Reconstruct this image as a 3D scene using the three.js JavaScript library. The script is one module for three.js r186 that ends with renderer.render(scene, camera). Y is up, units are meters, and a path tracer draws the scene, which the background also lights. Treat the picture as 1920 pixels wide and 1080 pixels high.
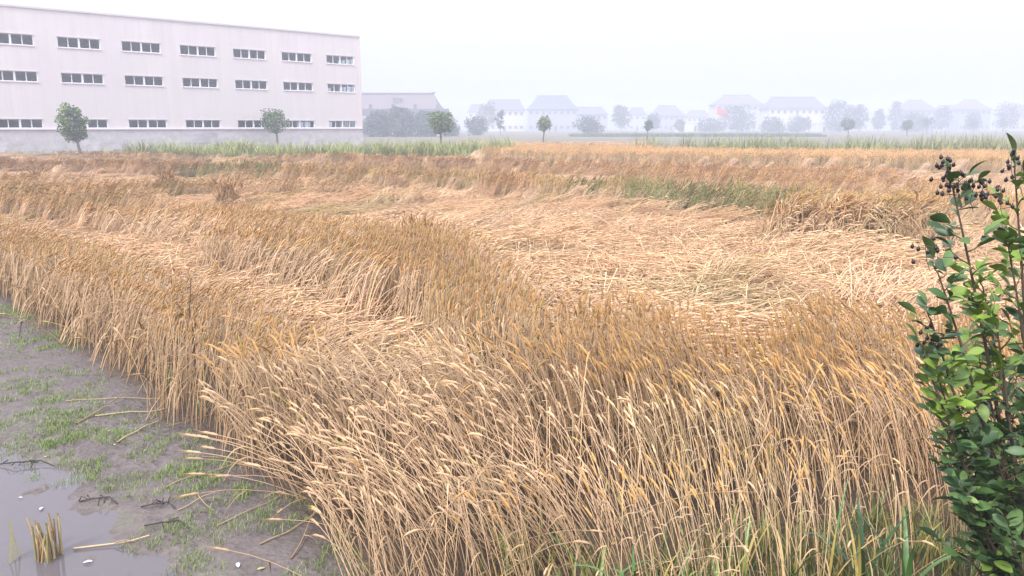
import * as THREE from 'three';
import { mergeGeometries } from 'three/addons/utils/BufferGeometryUtils.js';
import { ImprovedNoise } from 'three/addons/math/ImprovedNoise.js';

// ---------------------------------------------------------------- camera, sky, sun, exposure
const scene = new THREE.Scene();
const camera = new THREE.PerspectiveCamera(39.6, 1920 / 1080, 0.1, 3000);
camera.position.set(0, 2.0, 0);
camera.rotation.set(-0.1993, 0, 0);
scene.add(camera);

const renderer = new THREE.WebGLRenderer({ antialias: true });
renderer.toneMapping = THREE.LinearToneMapping;
renderer.toneMappingExposure = 3.0;
renderer.shadowMap.enabled = true;

{ // one even overcast sky, a little brighter overhead
  const W = 256, H = 128, d = new Float32Array(W * H * 4), n = new ImprovedNoise();
  for (let j = 0; j < H; j++) for (let i = 0; i < W; i++) {
    const e = ((j + 0.5) / H - 0.5) * Math.PI, a = (i / W) * Math.PI * 2, s = Math.max(0, Math.sin(e));
    const c = 1 + 0.04 * n.noise(Math.cos(a) * Math.cos(e) * 2.2, Math.sin(e) * 4, Math.sin(a) * Math.cos(e) * 2.2);
    const L = (0.285 + 0.78 * s) * c, o = (j * W + i) * 4;
    d[o] = L * 0.915; d[o + 1] = L * 0.945; d[o + 2] = L * 1.06; d[o + 3] = 1;
  }
  const t = new THREE.DataTexture(d, W, H, THREE.RGBAFormat, THREE.FloatType);
  t.mapping = THREE.EquirectangularReflectionMapping; t.magFilter = THREE.LinearFilter; t.needsUpdate = true;
  scene.background = t; scene.environment = t;
}
const sun = new THREE.DirectionalLight(new THREE.Color(1, 0.95, 0.87), 1.5);
sun.position.set(-45, 80, 40); sun.target.position.set(0, 0, -30);
sun.castShadow = true; sun.shadow.radius = 20; sun.shadow.mapSize.set(2048, 2048);
Object.assign(sun.shadow.camera, { left: -120, right: 120, top: 120, bottom: -120, near: 1, far: 400 });
scene.add(sun, sun.target);
scene.fog = new THREE.FogExp2(new THREE.Color().setRGB(0.85, 0.88, 1.0), 0.0037);

// ---------------------------------------------------------------- helpers
function rng(seed) { let a = seed >>> 0; return () => { a = (a + 0x6D2B79F5) >>> 0; let t = Math.imul(a ^ (a >>> 15), 1 | a); t = (t + Math.imul(t ^ (t >>> 7), 61 | t)) ^ t; return ((t ^ (t >>> 14)) >>> 0) / 4294967296; }; }
const N = new ImprovedNoise();
const n2 = (x, z, s = 0) => N.noise(x + 17.3, s * 7.77 + 3.1, z - 9.7);
const fbm = (x, z, s = 0) => n2(x, z, s) * 0.55 + n2(x * 2.1, z * 2.1, s + 1) * 0.28 + n2(x * 4.3, z * 4.3, s + 2) * 0.17;
const clamp = (v, a = 0, b = 1) => Math.min(b, Math.max(a, v)), mixn = (a, b, t) => a + (b - a) * t;
const sstep = (a, b, v) => { const t = clamp((v - a) / (b - a)); return t * t * (3 - 2 * t); };
const rgb = (r, g, b) => new THREE.Color().setRGB(r, g, b);
const V = (x, y, z) => new THREE.Vector3(x, y, z);
const taken = {};
function numbered(name) { const k = taken[name] = (taken[name] ?? -1) + 1; return k ? `${name}_${String(k).padStart(3, '0')}` : name; }
function tag(o, label, category, group, kind) {
  if (label) o.userData.label = label; if (category) o.userData.category = category;
  if (group) o.userData.group = group; if (kind) o.userData.kind = kind; return o;
}
function top(name, o, label, category, group, kind) { o.name = numbered(name); scene.add(o); return tag(o, label, category, group, kind); }
const thing = (name, label, category, [x, y, z] = [0, 0, 0], turn = 0, group) => { const o = top(name, new THREE.Group(), label, category, group); o.position.set(x, y, z); o.rotation.y = turn; return o; };
function part(name, geo, m, parent, pos, rot) { const o = new THREE.Mesh(geo, m); o.name = name; o.castShadow = o.receiveShadow = true; if (pos) o.position.set(...pos); if (rot) o.rotation.set(...rot); parent.add(o); return o; }
const mat = (c, roughness = 0.85, more = {}) => new THREE.MeshStandardMaterial({ color: c, roughness, metalness: 0, side: THREE.DoubleSide, ...more });
const bx = (w, h, d, x = 0, y = 0, z = 0) => new THREE.BoxGeometry(w, h, d).translate(x, y, z);

class Soup { // free triangles with a colour per vertex and smooth or flat normals
  constructor() { this.p = []; this.c = []; this.i = []; this.n = 0; }
  v(x, y, z, c) { this.p.push(x, y, z); this.c.push(c.r, c.g, c.b); return this.n++; }
  t(a, b, c) { this.i.push(a, b, c); }
  q(a, b, c, d) { this.i.push(a, b, c, a, c, d); }
  tube(pts, rad, sides, c0, c1 = c0) {
    let prev = null; const ref = V(0.31, 0.2, 0.93).normalize(), T = V(), U = V(), W = V();
    for (let k = 0; k < pts.length; k++) {
      T.subVectors(pts[Math.min(k + 1, pts.length - 1)], pts[Math.max(k - 1, 0)]).normalize();
      U.crossVectors(T, ref).normalize(); W.crossVectors(T, U);
      const row = [], cc = c0.clone().lerp(c1, k / (pts.length - 1)), r = typeof rad === 'function' ? rad(k / (pts.length - 1)) : rad;
      for (let s = 0; s < sides; s++) { const a = s / sides * Math.PI * 2, x = Math.cos(a) * r, y = Math.sin(a) * r; row.push(this.v(pts[k].x + U.x * x + W.x * y, pts[k].y + U.y * x + W.y * y, pts[k].z + U.z * x + W.z * y, cc)); }
      if (prev) for (let s = 0; s < sides; s++) this.q(prev[s], prev[(s + 1) % sides], row[(s + 1) % sides], row[s]);
      prev = row;
    }
  }
  ribbon(pts, wid, side, c0, c1 = c0, fold = 0) { // a blade: width runs along `side`
    let prev = null;
    for (let k = 0; k < pts.length; k++) {
      const t = k / (pts.length - 1), w = wid(t) / 2, cc = c0.clone().lerp(c1, t), p = pts[k];
      const row = fold ? [this.v(p.x - side.x * w, p.y - side.y * w + fold * w, p.z - side.z * w, cc), this.v(p.x, p.y, p.z, cc), this.v(p.x + side.x * w, p.y + side.y * w + fold * w, p.z + side.z * w, cc)]
        : [this.v(p.x - side.x * w, p.y - side.y * w, p.z - side.z * w, cc), this.v(p.x + side.x * w, p.y + side.y * w, p.z + side.z * w, cc)];
      if (prev) for (let s = 0; s + 1 < row.length; s++) this.q(prev[s], prev[s + 1], row[s + 1], row[s]);
      prev = row;
    }
  }
  geo() {
    const g = new THREE.BufferGeometry();
    g.setAttribute('position', new THREE.Float32BufferAttribute(this.p, 3)); g.setAttribute('color', new THREE.Float32BufferAttribute(this.c, 3));
    g.setIndex(this.i); g.computeVertexNormals(); return g;
  }
}
function noiseTexture(size, fn, repeat, srgb = true) {
  const d = new Uint8Array(size * size * 4);
  for (let j = 0; j < size; j++) for (let i = 0; i < size; i++) { const c = fn(i / size, j / size), o = (j * size + i) * 4; d[o] = clamp(c[0]) * 255; d[o + 1] = clamp(c[1]) * 255; d[o + 2] = clamp(c[2]) * 255; d[o + 3] = 255; }
  const t = new THREE.DataTexture(d, size, size); t.magFilter = THREE.LinearFilter; t.minFilter = THREE.LinearMipmapLinearFilter; t.generateMipmaps = true;
  t.wrapS = t.wrapT = THREE.RepeatWrapping; if (srgb) t.colorSpace = THREE.SRGBColorSpace; if (repeat) t.repeat.set(...repeat); t.needsUpdate = true; return t;
}
// noise that tiles: blend of shifted copies
const tile = (f) => (u, v) => { const a = f(u, v), b = f(u - 1, v), c = f(u, v - 1), d = f(u - 1, v - 1); return (a * (1 - u) + b * u) * (1 - v) + (c * (1 - u) + d * u) * v; };

// ---------------------------------------------------------------- lie of the land
const mudEdge = [[-12.5, -15.6], [-9, -12.0], [-5.88, -8.97], [-4.99, -8.08], [-4.1, -7.16], [-3.35, -6.34], [-2.81, -5.74], [-2.28, -5.14], [-1.86, -4.69], [-1.47, -4.27], [-1.12, -3.89], [-0.91, -3.58], [-0.75, -3.3], [-0.55, -2.7], [-0.3, -2.0]];
const frontEdge = [[-0.55, -2.7], [-0.15, -2.8], [0.35, -2.85], [0.85, -2.9], [1.41, -3.05], [2.09, -3.3], [3.2, -3.8], [6, -5.2], [14, -9]];
function lineDist(line, x, z) { // [distance, side (+ = right of the walk), share along]
  let best = 1e9, side = 0, at = 0;
  for (let k = 0; k + 1 < line.length; k++) {
    const [ax, az] = line[k], [bx_, bz] = line[k + 1], ux = bx_ - ax, uz = bz - az, l2 = ux * ux + uz * uz, t = clamp(((x - ax) * ux + (z - az) * uz) / l2);
    const dx = x - ax - ux * t, dz = z - az - uz * t, d = dx * dx + dz * dz;
    if (d < best) { best = d; side = Math.sign(ux * (z - az) - uz * (x - ax)); at = (k + t) / (line.length - 1); }
  }
  return [Math.sqrt(best), side, at];
}
function inPoly(poly, x, z) { let c = false; for (let i = 0, j = poly.length - 1; i < poly.length; j = i++) { const [xi, zi] = poly[i], [xj, zj] = poly[j]; if ((zi > z) !== (zj > z) && x < (xj - xi) * (z - zi) / (zj - zi) + xi) c = !c; } return c; }
const polyDist = (poly, x, z) => { const d = lineDist([...poly, poly[0]], x, z)[0]; return inPoly(poly, x, z) ? -d : d; };
function mudSide(x, z) { const [d, s] = lineDist(mudEdge, x, z); return s * d; }        // > 0 on the mud
function frontSide(x, z) { const [d, s] = lineDist(frontEdge, x, z); return s * d; }     // > 0 on the camera's side
const puddleLine = [[-9, -9.2], [-4.6, -6.1], [-3.48, -5.14], [-3.1, -4.86], [-2.74, -4.53], [-2.34, -4.31], [-1.95, -3.91], [-1.66, -3.64], [-1.36, -3.3], [-1.1, -2.6], [-1.0, -1.5]];
function groundY(x, z) {
  const r = Math.hypot(x, z); if (r > 30) return 0;
  const m = mudSide(x, z), f = r < 14 ? fbm(x * 1.3, z * 1.3, 5) * 0.035 + fbm(x * 6, z * 6, 6) * 0.016 : 0;
  let y = f * 0.6;
  if (m > -0.4) {
    const [d, s] = lineDist(puddleLine, x, z);
    const dip = sstep(-0.35, 0.6, s * d + fbm(x * 2.2, z * 2.2, 9) * 0.5);
    y = mixn(y, f + 0.012 - 0.055 * dip - 0.012 * sstep(0.5, -0.1, m), sstep(-0.4, 0.1, m));
  }
  return y * (1 - sstep(14, 30, r));
}
const WATER = -0.0195;
{ // the ground: one sheet in rings round the viewer, out past the haze
  const A = 540, radii = []; for (let r = 0.4, k = 0; r < 520; k++) { radii.push(r); r *= r < 12 ? 1.0135 : r < 60 ? 1.035 : 1.12; }
  const s = new Soup(), uv = [];
  const mud = rgb(0.165, 0.135, 0.13), soil = rgb(0.06, 0.04, 0.026), straw = rgb(0.11, 0.075, 0.046), far = rgb(0.2, 0.165, 0.09);
  for (const r of radii) for (let a = 0; a <= A; a++) {
    const t = a / A * Math.PI * 2, x = Math.cos(t) * r, z = Math.sin(t) * r, m = r < 30 ? mudSide(x, z) : -5, fr = r < 30 ? frontSide(x, z) : -5;
    const wob = r < 40 ? fbm(x * 1.7, z * 1.7, 3) * 0.5 : 0;
    const c = soil.clone().lerp(straw, sstep(-0.2, 0.35, fbm(x * 0.8, z * 0.8, 4))).lerp(mud, Math.max(sstep(-0.25, 0.15, m + wob * 0.3), sstep(0.4, 0.9, fr))).lerp(far, sstep(75, 100, r));
    s.v(x, groundY(x, z), z, c); uv.push(x / 2.6, z / 2.6);
  }
  for (let k = 0; k + 1 < radii.length; k++) for (let a = 0; a < A; a++) { const o = k * (A + 1) + a; s.q(o, o + 1, o + A + 2, o + A + 1); }
  const g = s.geo(); g.setAttribute('uv', new THREE.Float32BufferAttribute(uv, 2));
  const f1 = tile((u, v) => fbm(u * 7, v * 7, 20)), f2 = tile((u, v) => fbm(u * 31, v * 31, 21)), f3 = tile((u, v) => fbm(u * 80, v * 80, 22));
  const map = noiseTexture(512, (u, v) => { const w = 0.86 + 0.22 * f1(u, v) + 0.3 * f2(u, v) + 0.22 * f3(u, v), gr = sstep(0.05, 0.3, f1(u + 0.0, v) + 0.4 * f2(u, v)); return [w * (1 - 0.05 * gr), w, w * (1 - 0.06 * gr)]; });
  const rough = noiseTexture(512, (u, v) => { const w = clamp(0.68 + 0.6 * f1(u, v) + 0.5 * f2(u, v), 0.36, 1); return [w, w, w]; }, null, false);
  const bump = noiseTexture(512, (u, v) => { const w = 0.5 + 0.5 * f2(u, v) + 0.6 * f3(u, v); return [w, w, w]; }, null, false);
  const o = new THREE.Mesh(g, new THREE.MeshPhysicalMaterial({ vertexColors: true, map, roughness: 1, roughnessMap: rough, specularIntensity: 0.45, bumpMap: bump, bumpScale: 0.03, side: THREE.DoubleSide }));
  o.receiveShadow = true; top('ground', o, 'wet muddy ground of the wheat field and its margin', 'ground', null, 'structure');
}
{ // standing rain water fills the low mud
  const sh = new THREE.Shape([[-14, 14], [-14, -0.2], [-0.2, -0.2], [-0.2, 3.2], [-0.62, 3.6], [-0.95, 3.95], [-2.2, 5.3], [-4.2, 7.6], [-10, 13.6]].map(([x, y]) => new THREE.Vector2(x, y)));
  const g = new THREE.ShapeGeometry(sh).rotateX(-Math.PI / 2).translate(0, WATER, 0);
  const rip = tile((u, v) => fbm(u * 9, v * 9, 31));
  const bm = noiseTexture(256, (u, v) => { const w = 0.5 + 0.5 * rip(u, v); return [w, w, w]; }, [0.8, 0.8], false);
  const o = new THREE.Mesh(g, new THREE.MeshPhysicalMaterial({ color: rgb(0.105, 0.092, 0.1), roughness: 0.07, bumpMap: bm, bumpScale: 0.004, ior: 1.33, side: THREE.DoubleSide }));
  top('puddle', o, 'shallow grey rain puddle standing on the mud', 'puddle', null, 'structure');
}

// ---------------------------------------------------------------- the factory
{
  const A0 = V(-36.96, 0, -58.51), TURN = Math.atan2(0.688, 0.726), LEFT = -13.2, RIGHT = 30.74, TOP = 10.35, DEEP = 18;
  const F = thing('factory_building', 'long pale three storey factory with rows of four pane strip windows', 'factory', A0.toArray(), TURN);
  const rib = noiseTexture(64, (u) => { const w = Math.abs(((u * 4) % 1) - 0.5) < 0.12 ? 0.2 : 0.8; return [w, w, w]; }, [1, 1], false);
  const grime = tile((u, v) => fbm(u * 5, v * 3, 41)), streak = tile((u, v) => fbm(u * 40, v * 2, 42));
  const clad = mat(rgb(0.74, 0.67, 0.67), 0.6, { bumpMap: rib, bumpScale: 0.005, map: noiseTexture(256, (u, v) => { const w = 0.97 + 0.05 * grime(u, v) + 0.05 * streak(u, v); return [w, w, w]; }, [0.09, 0.09]) });
  const inner = mat(rgb(0.74, 0.72, 0.72), 0.9), cap = mat(rgb(0.64, 0.55, 0.57), 0.5), white = mat(rgb(0.8, 0.8, 0.8), 0.45);
  const blot = tile((u, v) => fbm(u * 9, v * 6, 44)), blot2 = tile((u, v) => fbm(u * 30, v * 24, 45));
  const render_ = mat(rgb(0.62, 0.585, 0.60), 0.9, { map: noiseTexture(256, (u, v) => { const w = 0.93 + 0.22 * blot(u, v) + 0.14 * blot2(u, v); return [w, w * 0.995, w * 0.985]; }, [0.16, 0.3]) });
  const patchM = mat(rgb(0.53, 0.50, 0.53), 0.9, { map: render_.map });
  const glass = new THREE.MeshPhysicalMaterial({ color: rgb(0.72, 0.78, 0.8), transmission: 1, thickness: 0, roughness: 0.03, ior: 1.5, side: THREE.DoubleSide });
  const wins = []; for (let k = -3; k <= 6; k++) for (const [y0, y1] of [[7.76, 8.52], [5.2, 5.93], [1.87, 2.53]]) wins.push([0.04 + 4.515 * (k), y0, 2.95, y1 - y0]);
  const usable = wins.filter(([x]) => x > LEFT + 0.3 && x + 2.95 < RIGHT - 0.3);
  const gwins = []; for (let k = 0; k < 4; k++) for (const [y0, y1] of [[7.55, 8.42], [5.0, 5.87], [1.87, 2.5]]) gwins.push([0.75 + 4.4 * k, y0, 3.0, y1 - y0]);
  const wall = (x0, x1, y0, y1, holes, d) => {
    const s = new THREE.Shape([[x0, y0], [x1, y0], [x1, y1], [x0, y1]].map(p => new THREE.Vector2(...p)));
    for (const [x, y, w, h] of holes) s.holes.push(new THREE.Path([[x, y], [x, y + h], [x + w, y + h], [x + w, y]].map(p => new THREE.Vector2(...p))));
    return new THREE.ExtrudeGeometry(s, { depth: d, bevelEnabled: false });
  };
  part('front_wall', wall(LEFT, RIGHT, 1.80, TOP, usable, 0.22).translate(0, 0, -0.22), clad, F);
  part('gable_wall', wall(0.23, DEEP - 0.25, 1.8, TOP, gwins, 0.2).rotateY(Math.PI / 2).translate(RIGHT - 0.2, 0, 0), clad, F);
  part('gable_wall', wall(0.23, DEEP - 0.25, 1.8, TOP, [], 0.2).rotateY(Math.PI / 2).translate(LEFT, 0, 0), clad, F);
  F.children.slice(-2).forEach(o => { o.geometry.scale(1, 1, 1); });
  part('rear_wall', bx(RIGHT - LEFT, TOP - 1.8, 0.24, (LEFT + RIGHT) / 2, (TOP + 1.8) / 2, -DEEP + 0.12), inner, F);
  part('plinth', wall(LEFT - 0.05, RIGHT + 0.05, -0.3, 1.76, [], 0.3).translate(0, 0, -0.24), render_, F);
  part('plinth', bx(0.3, 2.06, DEEP - 0.3, RIGHT - 0.1, 0.73, -DEEP / 2 - 0.15), render_, F);
  part('plinth', bx(0.3, 2.06, DEEP - 0.3, LEFT + 0.1, 0.73, -DEEP / 2 - 0.15), render_, F);
  part('plinth', bx(RIGHT - LEFT - 0.6, 2.06, 0.3, (LEFT + RIGHT) / 2, 0.73, -DEEP + 0.16), render_, F);
  part('plinth_patch', bx(3.1, 1.05, 0.02, 14.6, 1.15, 0.075), patchM, F);
  part('ledge', bx(RIGHT - LEFT + 0.16, 0.07, 0.36, (LEFT + RIGHT) / 2, 1.78, -0.05), cap, F);
  const roof = part('roof', bx(RIGHT - LEFT - 0.5, 0.16, DEEP - 0.5, (LEFT + RIGHT) / 2, TOP - 0.5, -DEEP / 2), inner, F);
  part('coping', bx(RIGHT - LEFT + 0.14, 0.13, 0.34, (LEFT + RIGHT) / 2, TOP + 0.065, -0.1), cap, roof);
  part('coping', bx(0.34, 0.13, DEEP - 0.3, RIGHT - 0.1, TOP + 0.065, -DEEP / 2 - 0.13), cap, roof);
  part('corner_trim', bx(0.12, TOP - 1.83, 0.12, RIGHT + 0.0, (TOP + 1.83) / 2, 0.0), cap, F);
  part('floor_slab', bx(RIGHT - LEFT - 0.5, 0.2, DEEP - 0.5, (LEFT + RIGHT) / 2, 3.6, -DEEP / 2), inner, F);
  part('floor_slab', bx(RIGHT - LEFT - 0.5, 0.2, DEEP - 0.5, (LEFT + RIGHT) / 2, 6.7, -DEEP / 2), inner, F);
  const gp = {};
  const window_ = (x, y, w, h) => {
    const g = new THREE.Group(); g.name = 'window'; F.add(g); g.position.set(x, y, 0);
    const k = `${h.toFixed(2)}_${w}`, e = 0.045, mid = 0.13, thin = 0.055, pw = (w - 2 * e - mid - 2 * thin) / 4;
    gp[k] ??= {
      frame: mergeGeometries([bx(w, e, 0.1, w / 2, e / 2, -0.09), bx(w, e, 0.1, w / 2, h - e / 2, -0.09), bx(e, h - 2 * e, 0.1, e / 2, h / 2, -0.09), bx(e, h - 2 * e, 0.1, w - e / 2, h / 2, -0.09), bx(mid, h - 2 * e, 0.12, w / 2, h / 2, -0.09), bx(thin, h - 2 * e, 0.08, e + pw + thin / 2, h / 2, -0.09), bx(thin, h - 2 * e, 0.08, w - e - pw - thin / 2, h / 2, -0.09)]),
      sill: bx(w + 0.12, 0.07, 0.05, w / 2, -0.036, 0.02), head: bx(w + 0.1, 0.04, 0.04, w / 2, h + 0.021, 0.018), pane: new THREE.PlaneGeometry(pw, h - 2 * e),
    };
    part('frame', gp[k].frame, white, g); part('sill', gp[k].sill, cap, g); part('head_trim', gp[k].head, cap, g);
    for (const px of [e + pw / 2, e + pw * 1.5 + thin, w - e - pw * 1.5 - thin, w - e - pw / 2]) part('pane', gp[k].pane, glass, g, [px, h / 2, -0.095]);
    return g;
  };
  for (const w of usable) window_(...w);
  for (const [x, y, w, h] of gwins) { const g = window_(0, y, w, h); g.position.set(RIGHT, y, -x); g.rotation.y = Math.PI / 2; }
}

// ---------------------------------------------------------------- village houses beyond the field
{
  const tileM = [rgb(0.13, 0.12, 0.14), rgb(0.17, 0.14, 0.15), rgb(0.12, 0.125, 0.14)].map(c => mat(c, 0.85)), plaster = [rgb(0.62, 0.6, 0.6), rgb(0.5, 0.5, 0.52), rgb(0.34, 0.34, 0.37)].map(c => mat(c, 0.9));
  const dark = mat(rgb(0.08, 0.085, 0.1), 0.25), trim = mat(rgb(0.74, 0.74, 0.74), 0.7);
  const hip = (w, d, rw, h, t = 0.16) => { // eaves at 0, ridge at h
    const a = w / 2, b = d / 2, r = rw / 2, P = [[-a, 0, b], [a, 0, b], [a, 0, -b], [-a, 0, -b], [-a, -t, b], [a, -t, b], [a, -t, -b], [-a, -t, -b], [-r, h, 0], [r, h, 0], [-a * 0.5 - r * 0.5, h * 0.43, b * 0.5], [a * 0.5 + r * 0.5, h * 0.43, b * 0.5], [a * 0.5 + r * 0.5, h * 0.43, -b * 0.5], [-a * 0.5 - r * 0.5, h * 0.43, -b * 0.5]];
    const f = [[0, 1, 11, 10], [10, 11, 9, 8], [2, 3, 13, 12], [12, 13, 8, 9], [1, 2, 12, 11], [3, 0, 10, 13], [4, 5, 1, 0], [5, 6, 2, 1], [6, 7, 3, 2], [7, 4, 0, 3], [7, 6, 5, 4]], idx = [];
    for (const [p, q, r2, s] of f) idx.push(p, q, r2, p, r2, s);
    idx.push(11, 12, 9, 13, 10, 8);
    const g = new THREE.BufferGeometry(); g.setAttribute('position', new THREE.Float32BufferAttribute(P.flat(), 3)); g.setIndex(idx); const ng = g.toNonIndexed(); ng.computeVertexNormals(); return ng;
  };
  function house(x, z, w, eave, ridge, rw, o) {
    const d = o.d ?? Math.min(14, w * 0.8), H = thing(o.name ?? 'village_house', o.label, 'house', [x, 0, z - d / 2], o.turn ?? 0, 'village houses in the haze');
    const tm = tileM[o.t ?? 0], wm = plaster[o.p ?? 0], ww = w * 0.93, dd = d * 0.9;
    part('wall', bx(ww, eave + 0.3, dd, 0, eave / 2 - 0.15, 0), wm, H);
    const R = part('roof', hip(w, d, rw, ridge - eave), tm, H, [0, eave + 0.17, 0]);
    const up = ridge - eave;
    const horn = (s) => { const sh = new THREE.Shape(); sh.moveTo(0, 0); sh.lineTo(0.55, 0); sh.quadraticCurveTo(0.62, 0.22, 0.72, 0.42); sh.quadraticCurveTo(0.4, 0.3, 0, 0.24); sh.closePath(); const g = new THREE.ExtrudeGeometry(sh, { depth: 0.22, bevelEnabled: false }).translate(rw / 2 - 0.45, up - 0.02, -0.11); return s < 0 ? g.rotateY(Math.PI) : g; };
    part('ridge', bx(rw - 0.8, 0.24, 0.22, 0, up + 0.1, 0), tm, R); part('ridge_end', horn(1), tm, R); part('ridge_end', horn(-1), tm, R);
    if (o.band) part('eave_band', bx(w * 0.97, 0.42, 0.3, 0, eave - 0.28, d * 0.45 + 0.16), trim, H);
    const n = Math.max(2, Math.round(w / 2.6));
    for (const y of eave > 4.3 ? [1.0, eave - 1.9] : [eave - 1.9]) for (let k = 0; k < n; k++) {
      if (y === 1.0 && k === (n >> 1)) { part('door', bx(1.1, 2.2, 0.06, (k + 0.5 - n / 2) * ww / n, 1.1, dd / 2 + 0.03), dark, H); continue; }
      const wn = part('window', bx(1.15, 1.25, 0.06, (k + 0.5 - n / 2) * ww / n, y + 0.65, dd / 2 + 0.03), dark, H); part('sill', bx(1.3, 0.09, 0.14, (k + 0.5 - n / 2) * ww / n, y - 0.02, dd / 2 + 0.06), trim, wn);
    }
    for (let k = 0; k < (o.chimney ?? 0); k++) part('chimney', bx(0.5, 1.0, 0.5, -rw * 0.2 + k * 1.2, up + 0.35, -0.5), wm, R);
    return H;
  }
  // the long house that stands out behind the end of the factory: terrace with a dark parapet and piers in front of its roof
  {
    const H = house(-18.2, -121, 16.2, 4.1, 6.45, 13.4, { name: 'long_house', d: 9, p: 1, t: 1, label: 'long tiled house with dark terrace parapet just past the factory end' });
    H.scale.setScalar(1.5); H.position.set(-27.3, -1, -181);
    const pw = mat(rgb(0.17, 0.155, 0.2), 0.9);
    part('terrace', bx(17.6, 0.2, 3, 0.7, 3.3, 6.05), plaster[1], H); part('parapet', bx(17.6, 1.0, 0.18, 0.7, 3.9, 7.46), pw, H);
    for (let k = 0; k < 6; k++) part('pier', bx(0.42, 1.5, 0.42, -7.6 + k * 3.1, 4.25, 7.1), pw, H);
    for (let k = 0; k < 6; k++) part('post', bx(0.34, 3.25, 0.34, -7.6 + k * 3.1, 1.6, 7.2), plaster[1], H);
    part('roof_hatch', bx(1.1, 1.5, 1.4, 1.6, 5.3, 1.6), tileM[1], H);
  }
  const HH = [
    [-8.1, -188, 4.4, 5.1, 6.8, 2.6, { label: 'small faint house left of the house with horned ridge', p: 0 }],
    [-1.6, -170, 9.0, 5.2, 7.4, 6.4, { label: 'hazy white walled house with horned ridge and white eave', p: 0, band: 1, chimney: 1 }],
    [8.2, -165, 10.7, 5.3, 8.0, 6.0, { label: 'tall dark hip roofed house left of the lone sapling', p: 2, t: 2, d: 10 }],
    [17.0, -176, 7.7, 4.5, 6.0, 5.2, { label: 'low grey house adjoining the tall hip roofed house', p: 2 }],
    [29.5, -192, 4.4, 4.6, 6.2, 2.6, { label: 'narrow faint house behind the round tree', p: 1 }],
    [36.5, -190, 8.0, 4.4, 6.7, 4.0, { label: 'faint hip roofed house right of the round tree', p: 2 }],
    [47.0, -205, 6.3, 4.2, 5.8, 4.0, { label: 'faintest low house left of the red flag', p: 0 }],
    [48.0, -172, 10.7, 6.4, 8.4, 5.6, { label: 'high roofed house beside the red flag', p: 1, t: 1, band: 1 }],
    [58.0, -166, 12.3, 5.5, 7.8, 8.9, { label: 'wide house with white eave band and upper windows', p: 0, band: 1 }],
    [82.6, -195, 5.6, 4.9, 6.2, 3.3, { label: 'small faint house behind the spiky tree tops', p: 1 }],
    [91.0, -182, 8.1, 5.4, 7.7, 3.2, { label: 'steep hip roofed house between tree clumps', p: 2 }],
    [105.9, -198, 5.4, 5.4, 6.9, 3.6, { label: 'low faint house between two steep roofed houses', p: 1 }],
    [102.1, -180, 7.4, 5.6, 7.7, 2.9, { label: 'steep roofed house furthest right before the tall trees', p: 2, t: 1 }],
    [122.9, -192, 11.9, 4.8, 6.8, 6.2, { label: 'broad faint house behind the tall trees at the right', p: 1 }],
  ];
  for (const [x, z, w, e, r, rw, o] of HH) house(x * 2, z * 2, w * 2, 2 + (e - 2) * 2, 2 + (r - 2) * 2, rw * 2, o);
  // low white yard buildings in front of the houses
  for (const [x, z, w, h, label] of [[69, -318, 10.4, 3.4, 'low white shed with dark doors below the faint hip roof'], [119, -304, 13, 3.2, 'low white yard wall below the wide house']]) {
    const S = thing('yard_shed', label, 'shed', [x, 0, z]); part('wall', bx(w, h + 0.3, 3, 0, h / 2 - 0.15, 0), plaster[0], S); part('roof', bx(w + 0.3, 0.16, 3.4, 0, h + 0.09, 0), trim, S);
    for (const k of [-0.25, 0.2]) part('door', bx(0.9, 1.9, 0.05, k * w, 0.95, 1.53), dark, S);
  }
  // the red flag
  const fl = thing('red_flag', 'red flag on a tall pole beside the high roofed house', 'flag', [75.2, -3, -301]);
  fl.scale.setScalar(2.1);
  part('pole', new THREE.CylinderGeometry(0.04, 0.06, 6.0, 8).translate(0, 3.0, 0), mat(rgb(0.5, 0.5, 0.5), 0.5), fl);
  const g = new THREE.PlaneGeometry(1.9, 1.2, 14, 4).translate(0.97, 5.1, 0), P = g.attributes.position;
  for (let k = 0; k < P.count; k++) { const x = P.getX(k); P.setZ(k, 0.16 * Math.sin(x * 4)); P.setY(k, P.getY(k) - 0.32 * x); } g.computeVertexNormals();
  part('cloth', g, mat(rgb(0.8, 0.02, 0.05), 0.8), fl);
}

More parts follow.
